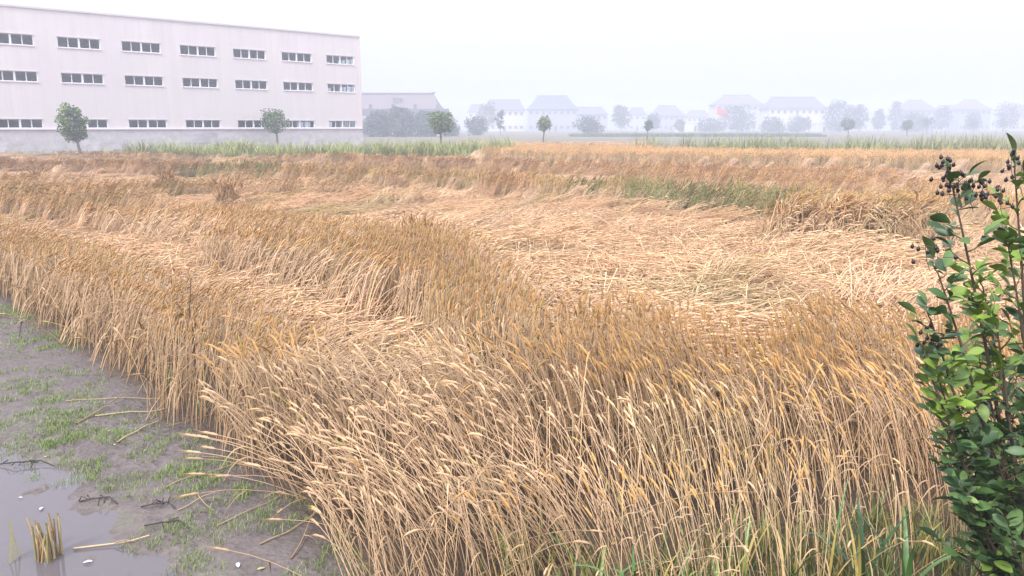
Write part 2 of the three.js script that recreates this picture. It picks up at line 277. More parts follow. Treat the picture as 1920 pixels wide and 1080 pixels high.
// ---------------------------------------------------------------- trees
const leafM = mat(rgb(1, 1, 1), 0.75, { vertexColors: true }), barkM = mat(rgb(1, 1, 1), 0.95, { vertexColors: true });
function tree(name, label, group, [x, z], o) {
  const R = rng(o.seed), T = thing(name, label, 'tree', [x, 0, z], R() * 6.28, group), h = o.h, cw = o.w, bark = rgb(0.13, 0.105, 0.085), s = new Soup();
  const bend = (t) => V((o.lean ?? 0) * t * t * h * 0.2 + 0.03 * h * Math.sin(t * 5 + o.seed), h * t, 0.02 * h * Math.cos(t * 4 + o.seed));
  const tr = o.trunk ?? 0.028 * h, cy0 = o.clear ?? 0.38; // the crown starts at this share of the height
  s.tube([...Array(9)].map((_, k) => bend(k / 8 * (cy0 + 0.25)).add(V(0, k ? 0 : -0.1, 0))), t => tr * (1.2 - 0.75 * t), 7, bark);
  const clumps = [];
  for (let k = 0; k < o.clumps; k++) {
    const a = k * 2.4 + R() * 0.9, v = (k + 0.5) / o.clumps, ring = Math.pow(Math.sin(Math.PI * Math.min(0.98, 0.12 + v * 0.8)), o.pow ?? 0.7) * (0.55 + 0.45 * R());
    const base = bend(mixn(cy0, 0.93, v)), c = V(base.x + Math.cos(a) * cw * 0.36 * ring, base.y + (R() - 0.5) * h * 0.05, base.z + Math.sin(a) * cw * 0.36 * ring);
    clumps.push([c, cw * (o.cs ?? 0.2) * (0.7 + 0.5 * R())]);
    const st = bend(mixn(cy0 * 0.75, cy0 + 0.2, v * R())), mid = st.clone().lerp(c, 0.55); mid.y -= 0.04 * h;
    s.tube([st, mid, c], t => tr * 0.42 * (1.1 - 0.9 * t), 5, bark);
  }
  if (o.extra) for (const [dx, dy, dz, r] of o.extra) clumps.push([V(dx, dy, dz), r]);
  part('trunk', s.geo(), barkM, T);
  const c = new Soup(), ls = o.leaf ?? 0.13, col = o.col ?? rgb(0.055, 0.085, 0.03), d = V(), U = V(), W = V();
  for (const [p, r] of clumps) {
    const tint = 0.75 + 0.5 * R();
    for (let k = 0; k < o.leaves; k++) {
      d.set(R() - 0.5, R() - 0.5, R() - 0.5).normalize().multiplyScalar(r * Math.pow(R(), 0.42)); d.y *= 0.8; d.add(p);
      U.set(R() - 0.5, (R() - 0.5) * 0.7 - 0.1, R() - 0.5).normalize(); W.set(R() - 0.5, R() - 0.5, R() - 0.5).cross(U).normalize();
      const l = ls * (0.6 + 0.7 * R()), w = l * 0.42, cc = col.clone().multiplyScalar(tint * (0.7 + 0.6 * R())); if (R() < 0.25) cc.r *= 1.35;
      const a = c.v(d.x, d.y, d.z, cc), b = c.v(d.x + U.x * l * 0.5 + W.x * w, d.y + U.y * l * 0.5 + W.y * w, d.z + U.z * l * 0.5 + W.z * w, cc), e = c.v(d.x + U.x * l, d.y + U.y * l, d.z + U.z * l, cc), f = c.v(d.x + U.x * l * 0.5 - W.x * w, d.y + U.y * l * 0.5 - W.y * w, d.z + U.z * l * 0.5 - W.z * w, cc);
      c.q(a, b, e, f);
    }
  }
  part('crown', c.geo(), leafM, T); return T;
}
const sap = 'roadside saplings beyond the wheat';
const sc = (r, g, b) => rgb(r, g, b);
tree('sapling_tree', 'bushy leaning sapling nearest, before the factory left windows', sap, [-28.35, -53], { seed: 11, h: 3.4, w: 2.0, clumps: 16, leaves: 130, leaf: 0.16, clear: 0.36, lean: 0.35, col: sc(0.10, 0.155, 0.045), cs: 0.2 });
tree('sapling_tree', 'round topped sapling in front of the factory right windows', sap, [-20.56, -71], { seed: 12, h: 3.45, w: 2.9, clumps: 16, leaves: 130, leaf: 0.15, clear: 0.5, jag: 1, col: sc(0.10, 0.155, 0.045), cs: 0.2 });
tree('sapling_tree', 'wide crowned forked sapling right of the factory corner', sap, [-6.19, -72], { seed: 13, h: 3.3, w: 2.9, clumps: 17, leaves: 130, leaf: 0.17, clear: 0.52, lean: 0.4, col: sc(0.10, 0.155, 0.045), cs: 0.21 });
tree('sapling_tree', 'small sapling with a thin straight bare trunk mid field', sap, [3.44, -88], { seed: 14, h: 3.07, w: 2.1, clumps: 12, leaves: 110, leaf: 0.16, clear: 0.56, col: sc(0.10, 0.155, 0.045), cs: 0.22 });
tree('sapling_tree', 'slim dark sapling left of the green weed strip', sap, [20.8, -125], { seed: 15, h: 3.0, w: 1.7, clumps: 10, leaves: 110, leaf: 0.16, clear: 0.52, col: sc(0.065, 0.10, 0.045), cs: 0.26 });
tree('sapling_tree', 'dark sapling below the wide white banded house', sap, [60.6, -147], { seed: 16, h: 3.5, w: 3.0, clumps: 12, leaves: 100, leaf: 0.18, clear: 0.48, col: sc(0.065, 0.10, 0.045), cs: 0.22 });
tree('sapling_tree', 'dark sapling below the spiky tree tops', sap, [80, -165], { seed: 17, h: 3.3, w: 2.8, clumps: 11, leaves: 100, leaf: 0.18, clear: 0.48, lean: 0.3, col: sc(0.065, 0.10, 0.045), cs: 0.23 });
tree('sapling_tree', 'hazy sapling before the steep hip roofed house', sap, [116, -228], { seed: 18, h: 4.6, w: 3.9, clumps: 11, leaves: 90, leaf: 0.2, clear: 0.52, col: sc(0.05, 0.07, 0.04), cs: 0.22 });
tree('sapling_tree', 'faint sapling below the right steep roofed house', sap, [147, -260], { seed: 19, h: 4.2, w: 4.4, clumps: 11, leaves: 90, leaf: 0.2, clear: 0.5, col: sc(0.05, 0.07, 0.04), cs: 0.22 });
tree('sapling_tree', 'faintest sapling, furthest right of the row', sap, [166, -276], { seed: 20, h: 4.9, w: 4.6, clumps: 11, leaves: 90, leaf: 0.2, clear: 0.5, col: sc(0.05, 0.07, 0.04), cs: 0.22 });
const vt = 'hazy village trees', dk = sc(0.045, 0.065, 0.04);
for (const [x, z, h, w, label, name, more] of [
  [-17.4, -108, 3.9, 5.0, 'dense bamboo like thicket against the factory corner', 'thicket_tree', { clear: 0.08, clumps: 26, leaves: 150 }],
  [-14.4, -106, 4.3, 4.6, 'tallest thicket before the long tiled house', 'thicket_tree', { clear: 0.08, clumps: 24, leaves: 150 }],
  [-11.2, -108, 3.8, 4.6, 'thicket behind the forked sapling', 'thicket_tree', { clear: 0.08, clumps: 24, leaves: 140 }],
  [-8.6, -112, 2.9, 3.4, 'low bush at the right end of the thicket', 'thicket_tree', { clear: 0.06, clumps: 14 }],
  [-5.4, -124, 3.3, 3.8, 'loose branched bush left of the thin sapling', 'village_tree', { clear: 0.1 }],
  [-1.79, -125, 4.55, 1.5, 'thin wispy tree before the horned ridge house', 'village_tree', { clear: 0.3, clumps: 9, leaves: 40, cs: 0.2 }],
  [-4.5, -150, 6.2, 4.6, 'pale tree against the left wall of the white house', 'village_tree', { clear: 0.2 }],
  [12.29, -130, 3.3, 5.2, 'low spreading tree right of the lone sapling', 'village_tree', { clear: 0.15, pow: 1.2 }],
  [20.09, -150, 5.9, 4.6, 'round tree standing alone between faint houses', 'village_tree', { clear: 0.25 }],
  [25.9, -150, 4.1, 3.2, 'tree behind the slim dark sapling', 'village_tree', { clear: 0.25 }],
  [30.33, -148, 3.3, 2.0, 'little pointed tree by the low white shed', 'village_tree', { clear: 0.15, clumps: 9 }],
  [35.5, -146, 3.0, 6.0, 'low bush before the red flag', 'village_tree', { clear: 0.08 }],
  [41.49, -150, 5.4, 8.0, 'broad tree below the high roofed house', 'village_tree', { clear: 0.15, clumps: 24 }],
  [44.8, -140, 3.3, 5.6, 'low bush before the high roofed house', 'village_tree', { clear: 0.08 }],
  [51.07, -145, 3.5, 6.0, 'low bush before the wide house', 'village_tree', { clear: 0.08 }],
  [59.9, -150, 6.5, 7.0, 'big tree at the right end of the wide house', 'village_tree', { clear: 0.15, clumps: 24 }],
  [64.5, -152, 6.0, 4.0, 'spiky topped tree beside the big tree', 'village_tree', { clear: 0.15, pow: 1.4 }],
  [71.85, -160, 5.3, 3.2, 'narrow tree between the spiky and conical trees', 'village_tree', { clear: 0.15, pow: 1.4 }],
  [79.7, -170, 7.3, 3.4, 'tall conical tree left of the steep hip roof', 'village_tree', { clear: 0.12, pow: 1.8 }],
  [73.8, -150, 4.2, 7.0, 'broad low tree under the steep hip roof', 'village_tree', { clear: 0.1, clumps: 22 }],
  [86.92, -165, 5.9, 4.6, 'tree between the two steep roofed houses', 'village_tree', { clear: 0.15 }],
  [93.0, -165, 4.8, 4.4, 'low tree under the right steep roof', 'village_tree', { clear: 0.15 }],
  [96.8, -160, 6.4, 5.6, 'tall tree right of the steep roofs', 'village_tree', { clear: 0.2 }],
  [103, -160, 6.2, 5.3, 'tall tree nearest the right edge', 'village_tree', { clear: 0.2 }],
]) { const q = z < -137 ? 2 : 1.5; tree(name, label, vt, [x * q, z * q], { seed: 100 + Math.round(x * 3 + z), h: 2 + (h - 2) * q, w: w * q, clumps: 16, leaves: 90, leaf: 0.3 * q, col: dk, cs: 0.19, trunk: 0.09, ...more }); }

// ---------------------------------------------------------------- wheat: where it stands, leans and lies
const zoneB = [[-0.75, -2.5], [2.2, -2.7], [3.6, -3.4], [4.6, -4.5], [3.3, -5.5], [2.53, -5.75], [1.95, -5.75], [1.6, -5.1], [1.45, -5.2], [1.18, -5.95], [0.16, -5.95], [-0.46, -5.1]];
const zoneM = [[-2.3, -10.6], [-1.3, -11.4], [-0.6, -9.6], [-0.15, -7.8], [0.2, -6.3], [-0.4, -5.4], [-0.8, -6.3], [-1.1, -8.0]];
const ridgeD = [[-16, -20.5], [-10.33, -16.4], [-8.88, -15.6], [-7.8, -14.7], [-6.6, -14.1], [-5.25, -13.1], [-4.34, -12.5], [-3.3, -11.5], [-2.34, -11.0]];
const ridgeC = [[-3.8, -10.2], [-3.1, -10.0], [-2.4, -9.7], [-1.55, -8.8], [-1.1, -8.0]];
const ridgeF = [[-16, -32], [-12, -30.2], [-8.4, -27.4], [-4.1, -24.2], [-0.9, -22.6], [0.5, -20.2], [2.4, -19.2], [3.9, -17.4], [5.4, -16.2], [7.4, -15], [10, -13.8]];
const ridgeR = [[-7.4, -36], [-1.3, -33.9], [1, -30.5], [6.3, -28], [11.3, -25.2]];
const ridgeR2 = [[0.8, -26.5], [4, -24.5], [7.5, -22.5], [10.6, -20.5]];
const ridgeH = [[-34, -36], [-24, -34.5], [-16, -32.5], [-12, -30.5]];
const zoneG = [[-1.6, -41.5], [6, -37.6], [12.5, -34.6], [19.6, -31], [30, -25.5], [50, -18], [62, -22], [45, -33.5], [27, -43.6], [12.3, -46.5], [8.5, -53], [3, -60], [-1.5, -60], [-2, -52]];
const clumpSpots = [[4.4, -12.7, 0.5], [5.0, -12.3, 0.55], [5.7, -12.0, 0.6], [6.3, -12.4, 0.5]];
const rs = (k) => sstep(1, 0, k);
const hollow = [[-13, -17.6], [-9.17, -14.23], [-8.19, -13.54], [-6.6, -12.08], [-4.42, -9.57], [-3.16, -8.26], [-2.36, -7.46], [-1.45, -6.8], [-0.92, -6.5]];
function field(x, z) { // fl: 0 upright .. 1 flat; dx, dz: the way it leans; how thick it grows; ripe: gold plus painted shade; green, red: its colour
  const r = Math.hypot(x, z), o = { fl: 1.02, dx: 0.8, dz: -0.25, den: 0.55, h: 1, green: 0, red: 0, ripe: 0, mess: 0.25 };
  const w1 = n2(x * 0.33, z * 0.33, 60), w2 = n2(x * 1.3, z * 1.3, 61), w3 = n2(x * 3.1, z * 3.1, 62);
  const lay = (k, fl, dx, dz, more) => { if (k <= 0) return; o.fl = mixn(o.fl, fl, k); o.dx = mixn(o.dx, dx, k); o.dz = mixn(o.dz, dz, k); if (more) for (const q in more) o[q] = mixn(o[q], more[q], k); };
  const a = 0.15 + 2.4 * w1 + 0.7 * w2; o.dx = Math.cos(a); o.dz = Math.sin(a) * 0.8; o.mess = 0.6;
  o.green = 0.5 * sstep(0.15, 0.45, n2(x * 0.5, z * 0.5, 63));
  if (r < 26) lay(sstep(0.22, 0.42, n2(x * 0.8, z * 0.8, 64)), 0.8, o.dx, o.dz); // low heaps
  if (r < 30) {
    const md = -mudSide(x, z);
    const dd = lineDist(ridgeD, x, z), hw = lineDist(hollow, x, z);
    // crests that still stand, each with its leaning stems bared on the camera's side by a laid strip in front
    const crest = (line, half, h, face) => {
      const c = lineDist(line, x, z), e = c[0] + 0.22 * w2 + 0.12 * w3, cam = c[1] > 0;
      if (cam && c[0] < half + face + 1.6) lay(sstep(half + face + 1.5, half + face + 1.0, e) * (md > 0.9 ? 1 : 0), 0.97, 0.75, -0.45, { mess: 0.2, den: 0.5, ripe: 0, green: 0 });
      if (cam) lay(sstep(half + face + 0.15, half + face - 0.1, e), 0.52 + 0.2 * w3, 0.8, -0.5, { mess: 0.12, den: 0.4, ripe: 0.05, h: 0.88, green: 0 });
      if (cam) lay(sstep(half + face * 0.5, half + face * 0.3, e), 0.36 + 0.15 * w3, 0.75, -0.55, { mess: 0.12, den: 0.45, ripe: 0.2, h: 0.84, green: 0 });
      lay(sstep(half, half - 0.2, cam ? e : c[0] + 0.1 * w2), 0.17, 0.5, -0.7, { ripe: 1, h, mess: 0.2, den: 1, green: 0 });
    };
    crest(ridgeD, 0.42, 0.8, 0.75);
    crest(ridgeC, 0.42, 0.8, 1.0);
    lay(rs(clamp((hw[0] - 0.45 + 0.25 * w2) / 0.25)) * (md > 0.7 ? 1 : 0), 1.0, 0.8, -0.5, { mess: 0.25, den: 0.5, ripe: 0 });
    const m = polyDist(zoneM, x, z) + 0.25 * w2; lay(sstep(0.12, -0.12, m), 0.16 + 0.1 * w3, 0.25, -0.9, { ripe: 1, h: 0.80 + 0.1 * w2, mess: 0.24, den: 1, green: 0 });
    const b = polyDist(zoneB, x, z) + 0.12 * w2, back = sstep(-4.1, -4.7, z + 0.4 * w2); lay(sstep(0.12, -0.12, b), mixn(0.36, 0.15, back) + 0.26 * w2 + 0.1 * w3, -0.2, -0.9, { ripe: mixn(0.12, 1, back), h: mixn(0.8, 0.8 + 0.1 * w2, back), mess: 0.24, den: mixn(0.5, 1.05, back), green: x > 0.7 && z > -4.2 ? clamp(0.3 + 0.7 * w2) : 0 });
    // mud edge band
    lay(rs(clamp((Math.abs(md - 0.42) - 0.3 + 0.2 * w2) / 0.4)), 0.25 + 0.2 * w2, 0.35 + 0.5 * w3, -0.5 + 0.6 * w2, { ripe: 0.85, h: 0.72, mess: 0.55, den: 0.75, green: 0 });
    // laid over towards the mud at the near corner
    const c = sstep(1.35, 0.75, Math.hypot((x + 0.55) * 0.9, (z + 3.9) * 0.85)); lay(c * 0.95, 0.66 + 0.4 * w2 + 0.2 * w3, -0.8, -0.45 + 0.5 * w3, { ripe: 0.7, h: 0.9, mess: 0.32, den: 0.62 });
    for (const [cx, cz, rr] of clumpSpots) { const q = Math.hypot(x - cx, z - cz), kk = sstep(rr * 1.5, rr * 1.1, q); lay(kk, 0.12 + 0.45 * clamp(q / rr), (cx - x) / (q + 0.1), (cz - z) / (q + 0.1), { ripe: 0.25 + 0.7 * clamp(1 - q / rr), h: 1.12, mess: 0.2, den: 1 }); }
  }
  if (r > 9) {
    const fd = lineDist(ridgeF, x, z); lay(rs(clamp((fd[0] - 0.6 + 0.4 * w2) / 0.3)), 0.16 + 0.2 * w3, 0.75, -0.3, { ripe: 0.6, green: clamp(0.45 + 1.3 * w1 + 0.6 * w2 + (x > 2.5 && x < 6 ? 0.5 : 0)), h: 1.0, mess: 0.3, den: 1 });
    if (fd[1] > 0) lay(rs(clamp((fd[0] - 0.7) / 0.7)) * sstep(0.1, 0.3, w2 + 0.5 * w3), 0.62, 0.8, -0.5, { den: 0.8, mess: 0.15, ripe: 0.1 }); // bundles sliding off its foot
    lay(rs(clamp((lineDist(ridgeR, x, z)[0] - 0.6 + 0.5 * w2) / 0.3)), 0.22 + 0.25 * w2, 0.85, -0.2, { red: 1, h: 0.95, mess: 0.25, den: 0.9, green: 0 });
    lay(rs(clamp((lineDist(ridgeR2, x, z)[0] - 0.5 + 0.5 * w2) / 0.3)) * sstep(-0.2, 0.05, w1 + 0.4 * w2), 0.24, 0.9, -0.15, { red: 0.9, h: 0.95, mess: 0.25, den: 0.9 });
    lay(rs(clamp((lineDist(ridgeH, x, z)[0] - 0.9 + 0.8 * w2) / 0.5)), 0.3, 0.8, -0.3, { ripe: 0.3, red: 0.4, h: 0.85, mess: 0.25, den: 0.9 });
    if (x < -4 && z < -17 && z > -46) lay(sstep(0.08, 0.2, n2(x * 0.12 + z * 0.18, z * 0.34, 66)) * 0.95, 0.32, 0.8, -0.3, { ripe: 0.6, h: 0.8, den: 0.85 });
    const g = polyDist(zoneG, x, z) + 0.3 * w2; lay(sstep(0.15, -0.15, g), 0.08, 0.3, -0.3, { red: g > -1.2 ? 0.4 : 0.35, ripe: g > -1.2 ? 0.8 : 0, h: 0.92, mess: 0.4, den: 0.95, green: g > -1.2 ? 0.5 : 0 });
    if (g > 0 && g < 1.6) lay(sstep(0.12, 0.28, n2(x * 0.55, z * 0.2, 67)) * sstep(1.6, 0.3, g), 0.5, 0.75, -0.5, { red: 0.1, ripe: 0, den: 0.95, mess: 0.1, h: 0.95 }); // sheaves leaning at the foot of the far stand
  }
  if (z > -3.5) o.h *= 0.8;
  o.den *= 1 - 0.4 * sstep(0.1, 0.5, -w3);
  if (r < 9) o.den *= 1.12 - 0.85 * sstep(-0.02, 0.3, -n2(x * 4.6, z * 4.6, 68));
  return o;
}
// a stalk bends towards +x; what: theta at the foot and at the neck (from upright), nod of the ear
const C_STEM = rgb(0.45, 0.30, 0.172), C_STEM2 = rgb(0.50, 0.343, 0.213), C_EAR = rgb(0.32, 0.178, 0.058), C_EAR2 = rgb(0.42, 0.283, 0.168), C_AWN = rgb(0.38, 0.235, 0.105), C_LEAF = rgb(0.29, 0.195, 0.11);
function stalkPath(th0, th1, nod, L, sway, seg) {
  const pts = [V(0, -0.02, 0)]; let p = V(0, 0, 0);
  for (let k = 1; k <= seg; k++) { const t = (k - 0.5) / seg, th = th0 + (th1 - th0) * Math.pow(t, 1.3) + (t > 0.8 ? nod * 0.35 * (t - 0.8) / 0.2 : 0); p = p.clone().add(V(Math.sin(th), Math.cos(th), sway * Math.sin(t * 3)).normalize().multiplyScalar(L / seg)); if (p.y < 0.012 * k) p.y = 0.012 * k; pts.push(p); }
  return pts;
}
function makeStalk(th0, th1, seed, detail, thick = 1) { // returns { stem, ear, leaves } geometries
  const cEar = th1 > 0.8 ? C_EAR2 : C_EAR;
  const R = rng(seed), nod = (0.15 + 0.9 * R()) * (th1 > 1.2 ? 0.25 : 1), L = 0.74 + 0.1 * R(), seg = detail ? 7 : 4;
  const pts = stalkPath(th0, th1, nod, L, (R() - 0.5) * 0.22, seg), neck = pts[pts.length - 1], before = pts[pts.length - 2], dir = neck.clone().sub(before).normalize();
  const stem = new Soup(), ear = new Soup(), leaves = [];
  stem.tube(pts, t => (detail ? 0.0031 : 0.003) * thick * (1.1 - 0.4 * t), 3, C_STEM, C_STEM2);
  const el = 0.08 + 0.035 * R(), ep = [], d = dir.clone(); let q = neck.clone();
  const es = detail ? 9 : 3;
  for (let k = 0; k <= es; k++) { ep.push(q.clone()); const g = nod * 0.65 / es; d.applyAxisAngle(V(0, 0, 1), -g).normalize(); q = q.clone().addScaledVector(d, el / es); }
  ear.tube(ep, t => (detail ? 0.0080 : 0.0078) * mixn(1, thick, detail ? 0.2 : 0.7) * Math.pow(Math.sin(Math.PI * clamp(0.1 + 0.82 * t)), 0.6) * (detail ? 0.68 + 0.5 * Math.abs(Math.sin(t * 22)) : 1), detail ? 5 : 3, cEar);
  const nA = detail ? 13 : 5;
  for (let k = 0; k < nA; k++) {
    const b = ep[Math.min(ep.length - 1, 1 + Math.floor(R() * (ep.length - 1)))], sp = V((R() - 0.5), (R() - 0.5), (R() - 0.5)).multiplyScalar(0.5), e = d.clone().add(sp).normalize().multiplyScalar(0.045 + 0.04 * R()).add(b);
    const w = (detail ? 0.0011 : 0.0016) * thick, sd = V(R() - 0.5, R() - 0.5, R() - 0.5).normalize();
    const i0 = ear.v(b.x - sd.x * w, b.y - sd.y * w, b.z - sd.z * w, C_AWN), i1 = ear.v(b.x + sd.x * w, b.y + sd.y * w, b.z + sd.z * w, C_AWN), i2 = ear.v(e.x, e.y, e.z, C_AWN); ear.t(i0, i1, i2);
  }
  const nl = detail ? 2 : 1;
  for (let k = 0; k < nl; k++) {
    const at = pts[Math.max(1, Math.floor((0.35 + 0.35 * k + 0.2 * R()) * seg))], a = R() * 6.28, len = 0.12 + 0.16 * R(), up = 0.7 - R() * 1.2, lp = [];
    for (let j = 0; j <= 4; j++) { const t = j / 4; lp.push(V(at.x + Math.cos(a) * len * t * 0.8, at.y + len * (up * t - 0.9 * t * t), at.z + Math.sin(a) * len * t * 0.8)); if (lp[j].y < 0.01) lp[j].y = 0.01; }
    const leaf = new Soup(); leaves.push(leaf); leaf.ribbon(lp, t => 0.0105 * mixn(1, thick, 0.5) * (1 - 0.8 * t * t), V(-Math.sin(a), 0.3, Math.cos(a)).normalize(), C_LEAF);
  }
  return { stem: stem.geo(), ear: ear.geo(), leaves: leaves.map(l => l.geo()) };
}
const CLASS = [[0.03, 0.14], [0.1, 0.34], [0.22, 0.6], [0.42, 0.9], [0.66, 1.15], [0.9, 1.42], [1.15, 1.6]], VAR = 4;
const flOf = (c) => (c[0] * 0.4 + c[1] * 0.6) / 1.42;
const stalks = CLASS.map((c, k) => [...Array(VAR)].map((_, v) => makeStalk(c[0], c[1], 1000 + k * 17 + v, true)));
const whole = stalks.map(r => r.map(s => mergeGeometries([s.stem, s.ear, ...s.leaves])));
const stout = CLASS.map((c, k) => [...Array(VAR)].map((_, v) => { const s = makeStalk(c[0], c[1], 1000 + k * 17 + v, true, 1.7); return mergeGeometries([s.stem, s.ear, ...s.leaves]); }));
const simple = CLASS.map((c, k) => [...Array(5)].map((_, v) => { const s = makeStalk(c[0], c[1], 2000 + k * 17 + v, false, 1.7); return mergeGeometries([s.stem, s.ear, ...s.leaves]); }));
function clumpGeo(k, seed, n, spread, thick) { const R = rng(seed), l = []; for (let q = 0; q < n; q++) { const g = simple[k][Math.floor(R() * 5)].clone(), s = 0.85 + 0.3 * R(); g.scale(s, s, s * thick).rotateY((R() - 0.5) * 0.7).translate((R() - 0.5) * spread, k > 4 ? R() * 0.1 : 0, (R() - 0.5) * spread); l.push(g); } return mergeGeometries(l); }
const mids = CLASS.map((c, k) => [0, 1, 2].map(v => clumpGeo(k, 3000 + k * 7 + v, 5, 0.13, 1.3))), fars = CLASS.map((c, k) => [0, 1, 2].map(v => clumpGeo(k, 4000 + k * 7 + v, 18, 0.34, 2.0)));
const wheatM = mat(rgb(1, 1, 1), 0.62, { vertexColors: true });
const places = {};
const R0 = rng(77), fov = 0.80, near = [];
function scatter(r0, r1, step, lod, jitterFl) {
  const x1 = r1 * Math.sin(fov), cell = step;
  for (let z = -r1; z <= -2.6; z += cell) for (let x = -x1; x <= x1; x += cell) {
    const px = x + (R0() - 0.5) * cell * 1.5, pz = z + (R0() - 0.5) * cell * 1.5, r = Math.hypot(px, pz), u = R0(), v1 = R0(), v2 = R0(), v3 = R0(), v4 = R0(), v5 = R0();
    if (r < r0 || r >= r1 || Math.abs(Math.atan2(px, -pz)) > fov) continue;
    if (r < 30) { const e = 0.22 * n2(px * 2.6, pz * 2.6, 70) + 0.06 * (u - 0.5); if (mudSide(px, pz) > e || frontSide(px, pz) > e * 1.3) continue; }
    if (r > 42 && !inPoly(zoneG, px, pz)) { const d = polyDist(zoneG, px, pz); if (d > 0.4 && (pz < -52 - 10 * n2(px * 0.1, pz * 0.1, 90) && !(px > -6 && px < 9 + (-pz - 52) * 0.16 && pz > -94) || px > 9 + (-pz - 44) * 0.16 && pz < -40)) continue; }
    if (px < -8 && (px + 36.96) * 0.688 + (pz + 58.51) * 0.726 < 1.2) continue; // factory wall
    const f = field(px, pz); if (u > f.den) continue;
    let fl = f.fl + (v1 - 0.5) * jitterFl * (0.5 + f.mess), c = 0, best = 9; CLASS.forEach((q, k) => { const dlt = Math.abs(flOf(q) - fl); if (dlt < best) { best = dlt; c = k; } });
    const stray = r < 14 && R0() < 0.07; if (stray) { const v = R0(); c = f.fl > 0.7 ? 5 : 1 + Math.floor(v * 5); }
    const lock = (1.0 * n2(px * 2.3, pz * 2.3, 71) + 1.0 * n2(px * 1.1, pz * 1.1, 73)) * (0.4 + f.mess), ang = Math.atan2(-f.dz, f.dx) + lock + (v2 - 0.5) * (stray ? 6 : 0.35 + 1.3 * f.mess);
    const sc_ = f.h * (0.86 + 0.26 * v3) * (lod ? 0.84 : 1), tilt = (v4 - 0.5) * 0.16, y = (fl > 0.75 ? v5 * 0.11 : v5 * 0.02) + groundY(px, pz);
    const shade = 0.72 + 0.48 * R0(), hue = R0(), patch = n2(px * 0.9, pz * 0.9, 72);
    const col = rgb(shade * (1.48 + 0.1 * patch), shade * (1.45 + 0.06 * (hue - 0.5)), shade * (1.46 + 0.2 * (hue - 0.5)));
    col.lerp(rgb(shade * 0.76, shade * 0.70, shade * 0.58), clamp(0.95 * f.ripe * (0.7 + 0.3 * hue))); // golden with painted shade where standing, pale straw with painted sky light where lying
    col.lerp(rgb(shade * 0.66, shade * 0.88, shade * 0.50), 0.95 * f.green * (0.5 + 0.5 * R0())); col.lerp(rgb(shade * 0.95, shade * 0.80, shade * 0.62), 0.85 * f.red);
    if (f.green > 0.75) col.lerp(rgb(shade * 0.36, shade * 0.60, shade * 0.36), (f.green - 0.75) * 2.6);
    if (hue > 0.985) col.setRGB(0.8, 0.95, 0.5);
    const rec = [px, y, pz, ang, sc_, tilt, col, c, Math.floor(R0() * (lod ? 3 : VAR)), r];
    if (lod === 0) near.push(rec); else (places[`${lod}_${c}_${rec[8]}`] ??= []).push(rec);
  }
}
scatter(2.6, 6.5, 0.050, 0, 0.22);
scatter(6.5, 14, 0.058, 0, 0.18);
scatter(14, 30, 0.125, 1, 0.16);
scatter(30, 96, 0.33, 2, 0.12);
near.sort((a, b) => a[9] - b[9]);
const M4 = new THREE.Matrix4(), Q = new THREE.Quaternion(), E = new THREE.Euler();
// the stalks that show largest at the near edge are plants of their own
const ownM = {}; let own = 0; const rest = [];
for (const q of near) {
  const [x, y, z, a, s, t, col, c, v, r] = q, ax = Math.abs(Math.atan2(x, -z));
  if (own < 280 && r < 4.6 && ax < 0.52 && c < 5 && ((x * 37.7 - z * 91.3) % 1 + 1) % 1 < 0.34) {
    const T = thing('wheat_stalk', 'ripe bearded wheat stalk at the near edge of the field', 'wheat stalk', [x, y, z], 0, 'single wheat stalks along the near field edge');
    T.rotation.set(t, a, t * 0.7, 'YXZ'); T.scale.setScalar(s);
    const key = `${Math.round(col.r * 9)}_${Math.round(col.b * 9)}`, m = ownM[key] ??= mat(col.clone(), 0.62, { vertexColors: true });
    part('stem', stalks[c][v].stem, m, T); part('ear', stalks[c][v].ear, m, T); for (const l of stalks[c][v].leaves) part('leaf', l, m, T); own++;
  } else rest.push(q);
}
for (const q of rest) (places[`${q[9] > 6.5 ? 3 : 0}_${q[7]}_${q[8]}`] ??= []).push(q);
const crop = top('wheat_crop', new THREE.Group(), 'ripe wheat field, partly standing and partly flattened by rain', 'wheat', null, 'stuff');
let total = 0;
for (const key in places) {
  const [lod, c, v] = key.split('_').map(Number), list = places[key], geo = [whole, mids, fars, stout][lod][c][v], im = new THREE.InstancedMesh(geo, wheatM, list.length);
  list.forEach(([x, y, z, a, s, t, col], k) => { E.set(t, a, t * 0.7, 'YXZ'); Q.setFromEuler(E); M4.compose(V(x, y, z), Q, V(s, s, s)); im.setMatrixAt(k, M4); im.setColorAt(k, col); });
  im.name = 'wheat_stalks'; im.userData.kind = 'stuff'; im.castShadow = im.receiveShadow = true; crop.add(im); total += list.length;
}
console.log('wheat copies', total, 'own', own);

